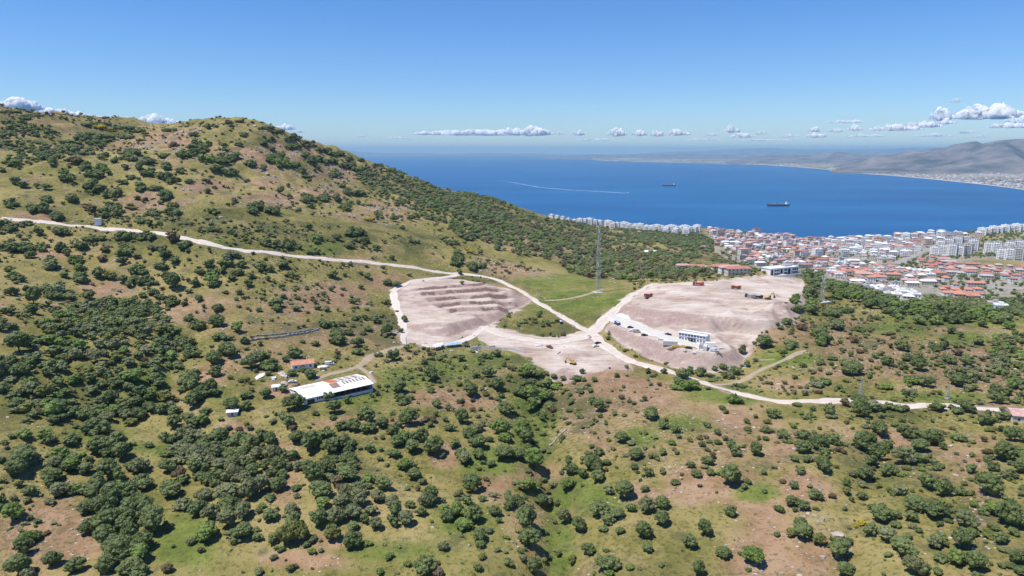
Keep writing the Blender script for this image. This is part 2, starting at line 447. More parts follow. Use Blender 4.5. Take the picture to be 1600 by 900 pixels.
# fresh pinkish earth of the building sites
mp = n.n('ShaderNodeMapping'); mp.inputs['Scale'].default_value = (0.35, 1.6, 1); n.l(co, mp.inputs[0])
st = n.noise(mp.outputs[0], 0.13, 5, 0.6); md = n.noise(co, 0.05, 5, 0.6)
e = n.ramp(n.math('ADD', n.math('MULTIPLY', st, .45), n.math('MULTIPLY', md, .55)),
           [(0.36, (0.390, 0.285, 0.225)), (0.46, (0.530, 0.432, 0.358)), (0.56, (0.640, 0.552, 0.475)), (0.68, (0.720, 0.645, 0.560))])
mp2 = n.n('ShaderNodeMapping'); mp2.inputs['Scale'].default_value = (0.10, 1.5, 1); mp2.inputs['Rotation'].default_value = (0, 0, 0.12); n.l(co, mp2.inputs[0])
trk = n.noise(mp2.outputs[0], 0.55, 4, 0.7)
e = n.mix(n.mapr(trk, 0.52, 0.66, 0.0, 0.55), e, n.mix(1.0, e, (0.62, 0.56, 0.53), 'MULTIPLY'))
e = n.mix(n.mapr(trk, 0.46, 0.34, 0.0, 0.5), e, (0.72, 0.66, 0.59))
e = n.mix(n.math('MULTIPLY', soil, 0.9), e, n.ramp(fine, [(0.3, (0.240, 0.165, 0.142)), (0.7, (0.470, 0.345, 0.305))]))
e = n.mix(n.mapr(n.math('ADD', n.math('MULTIPLY', md, .5), n.math('MULTIPLY', fine, .5)), 0.63, 0.7, 0, .6), e, (0.22, 0.20, 0.10))
e = n.mix(n.mapr(fine, 0.35, 0.8, 0.0, 0.45), e, n.mix(1.0, e, (0.66, 0.63, 0.61), 'MULTIPLY'))
e = n.mix(n.mapr(soil, 1.02, 1.4, 0.0, 0.8), e, n.mix(1.0, e, (0.50, 0.45, 0.42), 'MULTIPLY'))  # bench bank faces darkened again: painted shade on top of the subsoil colour
bare = n.attr('bare').outputs['Fac']
bm_ = n.math('ADD', bare, n.math('MULTIPLY', n.math('SUBTRACT', fine, 0.5), 0.9))
c = n.mix(n.mapr(bm_, 0.38, 0.62), c, e)
n.base(c); n.rough(0.95); n.b.inputs['Specular IOR Level'].default_value = 0.1
n.bump(n.math('ADD', n.math('MULTIPLY', fine, 0.7), n.math('MULTIPLY', tiny, 0.35)), 0.9, 1.0)
M_LAND = n.m
M_EARTH = M_LAND

def road_mat(name, c0, c1):
    n = NT(name); co = n.coord(); v = n.noise(co, 0.25, 5, 0.65); f = n.noise(co, 1.6, 3)
    c = n.ramp(v, [(0.3, c0), (0.7, c1)])
    rut = n.math('MULTIPLY', n.attr('rut').outputs['Fac'], n.mapr(v, .35, .6, .15, .6))
    c = n.mix(rut, c, n.mix(1.0, c, (0.72, 0.68, 0.63), 'MULTIPLY'))
    n.base(n.mix(n.mapr(f, 0.4, 0.8, 0, 0.4), c, n.mix(1.0, c, (0.7, 0.66, 0.6), 'MULTIPLY')))
    n.rough(0.95); n.bump(f, 0.4, 0.2); return n.m
M_ROAD = road_mat('pale gravel road', (0.50, 0.43, 0.365), (0.70, 0.635, 0.565))
M_HAUL = road_mat('beaten haul road', (0.56, 0.48, 0.435), (0.70, 0.635, 0.59))
M_WHITE_ROAD = road_mat('compacted white gravel', (0.52, 0.50, 0.455), (0.67, 0.65, 0.60))
M_TRACK = road_mat('worn earth track', (0.30, 0.24, 0.16), (0.46, 0.38, 0.28))
M_ASPH = road_mat('town street', (0.26, 0.25, 0.24), (0.40, 0.38, 0.36))

# ------------------------------------------------------------------ land cover, painted on the ground where it grows
PX, PY = project(XX, YY, ZZ)
WN = fbm(XX, YY, 24, 5, 71) * 1.5
def blob(px, py, rx, ry, soft=0.7):
    r = np.sqrt(((PX - px) / rx) ** 2 + ((PY - py) / ry) ** 2) + WN * 0.55
    return 1 - sstep(1 - soft, 1 + soft, r)
soil = np.clip(fbm(XX, YY, 75, 4, 41) * 1.4 + 0.10 + hillm * 0.04, 0, 0.75)
for b in """965 590 65 26|930 645 70 55|70 830 75 62|1010 640 60 40|1130 660 70 26|1185 835 75 62|1265 875 55 40|440 745 28 40|230 315 50 12|500 300 45 16|420 258 45 16|330 290 45 10|430 312 60 10
60 340 60 8|170 455 45 12|460 470 40 20|540 462 45 24|600 440 35 16|330 590 22 34|700 622 75 16|560 660 60 8|1390 520 34 18|1330 505 30 12|1510 560 34 30|1300 580 70 14|1080 750 45 40|1225 700 34 30|1510 720 70 34|1530 805 30 45
520 845 45 16|265 620 16 16|480 875 70 16|640 660 40 12|840 735 40 22|910 560 60 12|1150 760 30 30|1380 690 60 14|1260 760 40 30|480 230 30 22|360 240 60 10|620 240 40 16|720 330 14 10|560 265 40 10|20 205 30 12|250 215 50 10
405 285 40 8|100 235 45 7|385 235 30 10|300 230 50 8|440 235 40 10|520 270 60 12|1470 510 40 14|1250 600 60 10|1560 640 50 10|370 665 40 12|440 610 30 12|700 710 30 18|770 750 30 30|990 770 40 20|1180 880 60 30|150 500 20 15|90 400 40 8""".replace('\n', '|').split('|'):
    soil = np.maximum(soil, 0.95 * blob(*[float(x) for x in b.split()]))
lush = np.zeros(XX.shape)
for b in """235 600 32 30|830 622 30 26|838 680 32 50|872 850 26 70|895 470 70 28|860 440 70 12|150 682 60 16|200 695 60 14|965 470 30 22|330 615 20 14|1060 660 60 16|1180 770 30 12|1000 680 35 14|690 580 40 18|560 620 50 14|1400 515 50 12
1440 500 60 10|1500 530 30 10|700 530 70 12|640 590 40 16|90 530 26 10|500 390 50 10|1130 615 50 14|780 560 50 12|770 720 40 20|280 700 60 12|1480 620 70 8|1240 560 40 14|340 380 20 6|1540 500 50 8|720 820 60 30|300 850 50 40|620 860 80 20|920 780 60 25""".replace('\n', '|').split('|'):
    lush = np.maximum(lush, blob(*[float(x) for x in b.split()]))
soil = soil * (1 - 0.9 * lush)
scrub = np.clip(0.5 + fbm(XX, YY, 120, 3, 91), 0, 1)
built = sstep(880, 1000, dist) * sstep(1095, 1130, PX) * (1 - sstep(120, 150, ZZ)) * (1 - blob(1570, 415, 60, 10)) * (1 - blob(1520, 372, 60, 9))
built = np.clip(built * (0.75 + fbm(XX, YY, 60, 2, 13)), 0, 1) * (1 - inpoly(PX, PY, [(1000,375),(1115,372),(1125,400),(1185,420),(1190,432),(1000,440)]))
# steep cut banks of the earthworks show darker, redder subsoil, deepened in colour to stand in for faint shading
gy_, gx_ = np.gradient(ZZ, GY, GX); steep = np.hypot(gx_, gy_)
soil = np.where(SITE > 0.5, np.clip(sstep(0.12, 0.36, steep) * 0.85 + fbm(XX, YY, 30, 4, 17) * 0.7, 0, 1), soil)
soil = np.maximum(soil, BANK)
BAREM = np.where(SITE > .5, blur(SITE, 2), np.clip(blur(SITE, 14) * 1.25 + fbm(XX, YY, 11, 3, 93) * .7, 0, 1) * (blur(SITE, 14) > .01))
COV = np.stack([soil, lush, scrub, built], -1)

# ------------------------------------------------------------------ roads
def smooth_path(pts, step):
    pts = [np.array(p, float) for p in pts]; out = []
    pp = [2 * pts[0] - pts[1]] + pts + [2 * pts[-1] - pts[-2]]
    for i in range(1, len(pp) - 2):
        a, b, c, d = pp[i - 1:i + 3]; m = max(2, int(np.linalg.norm(c - b) / step))
        for k in range(m):
            t = k / m
            out.append(0.5 * (2 * b + (c - a) * t + (2 * a - 5 * b + 4 * c - d) * t * t + (3 * b - a - 3 * c + d) * t ** 3))
    out.append(pts[-1]); return np.array(out)
def ribbon(name, pix, width, mat, lift=0.25, step=2.5, label=None, jag=0.5, xy=None):
    g = ground([p[0] for p in pix], [p[1] for p in pix])[:, :2] if xy is None else np.array(xy, float)
    g = g[~np.isnan(g[:, 0])]
    c = smooth_path(g, step); t = np.gradient(c, axis=0); t /= np.linalg.norm(t, axis=1)[:, None]
    nrm = np.c_[-t[:, 1], t[:, 0]]
    NW = 6; V = []
    s = np.arange(len(c)) * step
    for k in range(NW + 1):
        e = (k / NW - 0.5) * width
        if k in (0, NW): e = e * (1 + jag * 2 * fbm(s + 100 * k, s * 0 + 3, 9, 3, 5))
        xy_ = c + nrm * (e[:, None] if isinstance(e, np.ndarray) else e)
        V.append(np.c_[xy_, height(xy_[:, 0], xy_[:, 1]) + (lift if 0 < k < NW else lift * 0.3)])
    V = np.stack(V, 1); m = len(c)
    I = np.arange(m * (NW + 1)).reshape(m, NW + 1)
    F = np.stack([I[:-1, :-1], I[:-1, 1:], I[1:, 1:], I[1:, :-1]], -1).reshape(-1, 4)
    # keep the upper side up
    me = mesh_np(name, V.reshape(-1, 3), F, mat, True); ra = me.attributes.new('rut', 'FLOAT', 'POINT'); ra.data.foreach_set('value', np.tile(np.array([.6, .1, 1, .25, 1, .1, .6], np.float32), m))
    o = link(name, me)
    return tag(o, label, kind='structure'), c
ROADS = []
def road(*a, **k):
    o, c = ribbon(*a, **k); ROADS.append((c, a[2])); return o
road('dirt_road', [(2,341),(40,344),(90,349),(150,356),(210,361),(265,367),(310,377),(345,386),(400,393),(455,400),(510,405),(560,408),(610,414),(660,421),(715,428),(765,434),(795,445),(825,462),(855,481),(890,502),(925,521)], 4.8, M_ROAD, label='pale dirt road across the left hillside')
road('dirt_road', [(925,521),(945,540),(980,562),(1030,577),(1085,594),(1130,608),(1180,621),(1235,628),(1290,627),(1350,628),(1420,634),(1500,636),(1570,640),(1640,643)], 6.0, M_ROAD, lift=0.3, label='pale dirt road running to the right edge')
road('dirt_road', [(925,521),(938,506),(955,490),(975,473),(1000,455),(1022,443)], 7.5, M_ROAD, lift=0.35, label='pale dirt road climbing to the upper earthworks')
road('dirt_road', [(925,521),(895,531),(860,535),(820,530),(780,522),(758,510)], 8.0, M_ROAD, lift=0.4, label='pale dirt road into the lower building site')
road('gravel_lane', [(955,492),(975,502),(1005,514),(1040,527),(1075,538),(1105,545)], 12, M_WHITE_ROAD, lift=0.45, label='white gravel lane to the two storey site building')
road('dirt_track', [(1088,594),(1105,600),(1150,598),(1185,580),(1225,563),(1260,548)], 3.4, M_TRACK, label='narrow earth track on the right slope')
road('dirt_track', [(940,452),(915,461),(880,468),(850,470)], 3.2, M_TRACK, lift=.28, label='earth track to the lattice mast')
road('dirt_track', [(630,541),(605,548),(578,558),(565,570),(545,578),(515,585),(495,592)], 3.6, M_TRACK, label='earth track down to the long barn')
road('dirt_track', [(558,572),(575,583),(585,600)], 2.4, M_TRACK, lift=.3, label='short track beside the barn')
for pts in ([(612,456),(640,442),(690,434),(716,429)], [(614,457),(620,480),(628,505),(632,538)], [(660,541),(700,538),(735,527),(755,512)]):
    road('haul_road', pts, 4.6, M_HAUL, lift=.15, jag=.5, label='haul road edging the terraced site')
road('town_street', [(1122,398),(1119,385),(1128,392),(1150,402)], 9, M_TRACK, lift=.6, step=8, label='pale street at the edge of the town')
road('town_street', [(1400,413),(1420,404),(1440,395),(1452,388)], 16, M_ASPH, lift=.8, step=8, label='broad grey street climbing through the town')
road('town_street', [(1300,436),(1360,442),(1420,441),(1480,437),(1540,447),(1600,452)], 9, M_ASPH, lift=.7, step=8, label='street among the red roofed houses')
road('town_street', [(1330,402),(1380,412),(1420,420),(1480,428)], 9, M_ASPH, lift=.7, step=8, label='street curving through the middle of the town')

# trampled verges along the dirt roads
VERGE = np.zeros(XX.shape)
for c_, wd_ in ROADS:
    rad = wd_ * .5 + 5.0
    for x, y in c_[::2]:
        if y > 900: continue
        i0, i1 = np.searchsorted(GY, [y - rad, y + rad]); j0, j1 = np.searchsorted(GX, [x - rad, x + rad])
        dd = np.hypot(XX[i0:i1, j0:j1] - x, YY[i0:i1, j0:j1] - y)
        VERGE[i0:i1, j0:j1] = np.maximum(VERGE[i0:i1, j0:j1], 1 - sstep(wd_ * .5 - .5, rad, dd))
VERGE = VERGE * np.clip(.62 + fbm(XX, YY, 16, 3, 203) * 1.1, 0, 1)
BAREM = np.maximum(BAREM, VERGE * .62); COV[..., 0] = np.where(SITE > .5, COV[..., 0], np.maximum(COV[..., 0], VERGE * .8))
Vt = np.stack([XX, YY, ZZ], -1).reshape(-1, 3)
I = np.arange(NX * NY).reshape(NY, NX)
quads = np.stack([I[:-1, :-1], I[:-1, 1:], I[1:, 1:], I[1:, :-1]], -1).reshape(-1, 4)
qz = Vt[quads][:, :, 2].max(1)
sq = SITE.reshape(-1)[quads].mean(1) > 0.5
keep = qz > -5.9
def sheet(name, qsel, mat):
    used = np.unique(qsel); rm = np.full(NX * NY, -1); rm[used] = np.arange(len(used))
    me = mesh_np(name, Vt[used], rm[qsel], mat, smooth=True)
    at_ = me.color_attributes.new('cover', 'FLOAT_COLOR', 'POINT')
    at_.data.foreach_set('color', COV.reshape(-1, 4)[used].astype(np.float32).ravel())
    bt = me.attributes.new('bare', 'FLOAT', 'POINT'); bt.data.foreach_set('value', BAREM.reshape(-1)[used].astype(np.float32))
    return tag(link(name, me), kind='structure')
tag(sheet('terrain', quads[keep & ~sq], M_LAND), 'green and brown hillside running down to the sea')
tag(sheet('construction_ground', quads[keep & sq], M_EARTH), 'bare pinkish terraced earth of the building sites')

# ------------------------------------------------------------------ sea, far shore, far hills
n = NT('sea water'); co = n.coord()
mp = n.n('ShaderNodeMapping'); mp.inputs['Scale'].default_value = (.35, 1, 1); n.l(co, mp.inputs[0])
v = n.noise(mp.outputs[0], 0.0016, 5, 0.6)
n.base(n.ramp(v, [(0.32, (0.003, 0.062, 0.185)), (0.5, (0.005, 0.084, 0.230)), (0.68, (0.012, 0.112, 0.275))]))
n.rough(0.35); n.b.inputs['IOR'].default_value = 1.33; n.b.inputs['Specular IOR Level'].default_value = 0.25
w1 = n.noise(co, 0.05, 3); w2 = n.noise(co, 0.35, 2)
n.bump(n.math('ADD', w1, n.math('MULTIPLY', w2, 0.3)), 0.5, 3.0)
M_SEA = n.m
S = 62000
tag(link('sea', mesh_np('sea', [(-S, -3000, 0), (S, -3000, 0), (S, S, 0), (-S, S, 0)], [(0, 1, 2, 3)], M_SEA)), 'wide blue bay', kind='structure')

n = NT('far farmland'); co = n.coord()
vor = n.n('ShaderNodeTexVoronoi'); vor.inputs['Scale'].default_value = 0.0022; n.l(co, vor.inputs['Vector'])
big = n.noise(co, 0.0006, 5, 0.6); fi = n.noise(co, 0.006, 4, 0.7)
c = n.ramp(n.math('ADD', n.math('MULTIPLY', big, .6), n.math('MULTIPLY', fi, .45)), [(0.36, (0.060, 0.080, 0.050)), (0.47, (0.14, 0.14, 0.085)), (0.56, (0.27, 0.24, 0.18)), (0.66, (0.46, 0.42, 0.36))])
n.base(n.mix(0.18, c, n.mix(1.0, vor.outputs['Color'], (0.2, 0.2, 0.12), 'MULTIPLY'))); n.rough(0.95)
M_FAR = n.m
n = NT('far mountain'); co = n.coord(); fi = n.noise(co, 0.0025, 6, 0.65)
n.base(n.ramp(fi, [(0.35, (0.050, 0.060, 0.060)), (0.5, (0.125, 0.120, 0.118)), (0.66, (0.240, 0.205, 0.190))])); n.rough(0.95)
M_MOUNT = n.m
M_SAND = road_mat('beach sand', (0.55, 0.50, 0.40), (0.70, 0.65, 0.55))
M_FOAM = plain('white sea foam', (0.8, 0.83, 0.86), 0.8, 0.1)

SH = [(1760,330),(1680,311),(1600,296.5),(1560,291),(1500,284.5),(1440,278.5),(1380,273.5),(1320,269.5),(1290,265),(1250,261.5),(1200,258.5),(1100,255.5),(1000,253),(940,251),(928,249.5),(960,247.6)]
SHW = np.array([P(a, b, z=0)[:2] for a, b in SH])
shp = smooth_path(SHW, 400)
# plain: fan of rows from the shore inland
def far_plain():
    az = np.hypot(shp[:, 0], shp[:, 1]); dirx, diry = shp[:, 0] / az, shp[:, 1] / az
    rows = np.concatenate([[0, 60, 150, 400], np.linspace(900, 22000, 40)])
    V = []
    for r in rows:
        x = shp[:, 0] + dirx * r; y = shp[:, 1] + diry * r
        z = 1.5 + np.minimum(r / 300.0, 6) + np.maximum(0, fbm(x, y, 3500, 4, 61)) * np.clip(r / 3000, 0, 1) * 60
        if r == 0: z = z * 0 - 1.0
        V.append(np.c_[x, y, z])
    m, k = len(rows), len(shp); V = np.concatenate(V)
    I = np.arange(m * k).reshape(m, k)
    F = np.stack([I[:-1, :-1], I[:-1, 1:], I[1:, 1:], I[1:, :-1]], -1).reshape(-1, 4)[:, ::-1]
    return tag(link('coastal_plain', mesh_np('coastal_plain', V, F, M_FAR, True)), 'hazy plain behind the far beach', kind='structure')
far_plain()
def strip(name, pts, off0, off1, z, mat, label, kind='structure'):
    az = np.hypot(pts[:, 0], pts[:, 1]); ux, uy = pts[:, 0] / az, pts[:, 1] / az
    V = np.r_[np.c_[pts[:, 0] + ux * off0, pts[:, 1] + uy * off0, np.full(len(pts), z)], np.c_[pts[:, 0] + ux * off1, pts[:, 1] + uy * off1, np.full(len(pts), z + 1.2)]]
    k = len(pts); F = [(i, i + 1, i + 1 + k, i + k) for i in range(k - 1)]
    return tag(link(name, mesh_np(name, V, F, mat)), label, kind=kind)
sel = shp[:, 1] < 14000
strip('beach', shp[sel], -25, 75, 1.2, M_SAND, 'long pale beach curving round the bay')

def ridge(name, sky_pts, dc, depth, label, nz=0.25, seed=1, step=4):
    """a range of hills whose crest stands at the given distance"""
    xs = np.arange(sky_pts[0][0], sky_pts[-1][0] + 1, step); ys = np.interp(xs, [p[0] for p in sky_pts], [p[1] for p in sky_pts])
    ux, uy, s = ray(xs, ys)
    crest = np.maximum(CAMZ + s * dc, 2)
    crest = crest * np.minimum(1, np.minimum(np.arange(len(xs)), np.arange(len(xs))[::-1] + 40) / 22.0) ** .8
    V = []; prof = np.concatenate([np.linspace(-1, 0, 22), np.linspace(0, 1, 8)[1:]])
    for t in prof:
        d = dc + t * depth
        k = (1 - abs(t)) ** 1.25
        x, y = ux * d, uy * d
        h = crest * k
        h = h * (1 + nz * 2 * fbm(x, y, depth * 0.35, 4, seed) * (1 - (1 - abs(t)) ** 4)) + crest * nz * 0.25 * fbm(x, y, depth * 0.08, 3, seed + 5) * (k > 0)
        h = h * (1 + 1.1 * fbm(ux * dc + x * .12, x * 0 + d * .25, depth * .16, 4, seed + 9) * (1 - abs(t) ** 3) * (abs(t) > .04) * sstep(.0, .35, abs(t)))
        V.append(np.c_[x, y, np.where(abs(t) >= 1, -2, h)])
    m, q_ = len(prof), len(xs); V = np.concatenate(V); I = np.arange(m * q_).reshape(m, q_)
    F = np.stack([I[:-1, :-1], I[:-1, 1:], I[1:, 1:], I[1:, :-1]], -1).reshape(-1, 4)[:, ::-1]
    return tag(link(name, mesh_np(name, V, F, M_MOUNT, True)), label, kind='structure')
ridge('mountains', [(1300,250),(1330,247.5),(1350,246),(1380,243),(1400,241),(1430,236),(1455,233.5),(1470,231),(1490,226),(1505,224),(1516,222),(1526,221.5),(1535,226),(1560,220),(1585,217.5),(1600,217),(1660,212),(1760,220)], 13500, 3800, 'grey brown mountain range on the right', 0.3, 3, 3)
ridge('hills', [(1130,247),(1180,244.5),(1230,243),(1270,243),(1290,241),(1310,236.5),(1330,240.5),(1350,242.5),(1400,241),(1500,240)], 19000, 3500, 'low hills behind the far plain', 0.3, 7, 3)
ridge('hills', [(850,245),(900,243),(930,241),(960,243),(1000,241.5),(1060,240.5),(1120,242),(1180,241),(1260,241.5),(1340,240)], 30000, 5000, 'faint blue hills beyond the bay', 0.3, 11, 4)
ridge('hills', [(930,242),(980,239),(1040,237.5),(1090,236),(1150,233.5),(1180,232),(1210,231.5),(1250,234),(1300,233),(1350,233.5),(1420,231),(1480,230),(1560,226),(1700,226)], 44000, 7000, 'palest distant hills on the skyline', 0.25, 17, 5)
ridge('hills', [(440,230),(500,231),(530,232),(550,236),(590,239),(640,238.5),(700,240.5),(760,239),(840,240),(900,242)], 46000, 7000, 'pale hills on the sea horizon left', 0.25, 23, 5)

# ------------------------------------------------------------------ haze: the air over land and sea
def haze():
    b = 75000; mb = MB(); mb.box(-b, b, -4200, b, -8.0, 620.0)
    m = bpy.data.materials.new('summer haze'); m.use_nodes = True; t = m.node_tree
    t.nodes.remove(t.nodes['Principled BSDF'])
    pv = t.nodes.new('ShaderNodeVolumePrincipled')
    pv.inputs['Color'].default_value = (0.46, 0.76, 1.0, 1); pv.inputs['Density'].default_value = HAZE_DENSITY
    pv.inputs['Anisotropy'].default_value = 0.0
    t.links.new(pv.outputs[0], t.nodes['Material Output'].inputs['Volume'])
    tag(mb.build('haze', m), 'pale summer haze over the bay', kind='stuff')
haze()
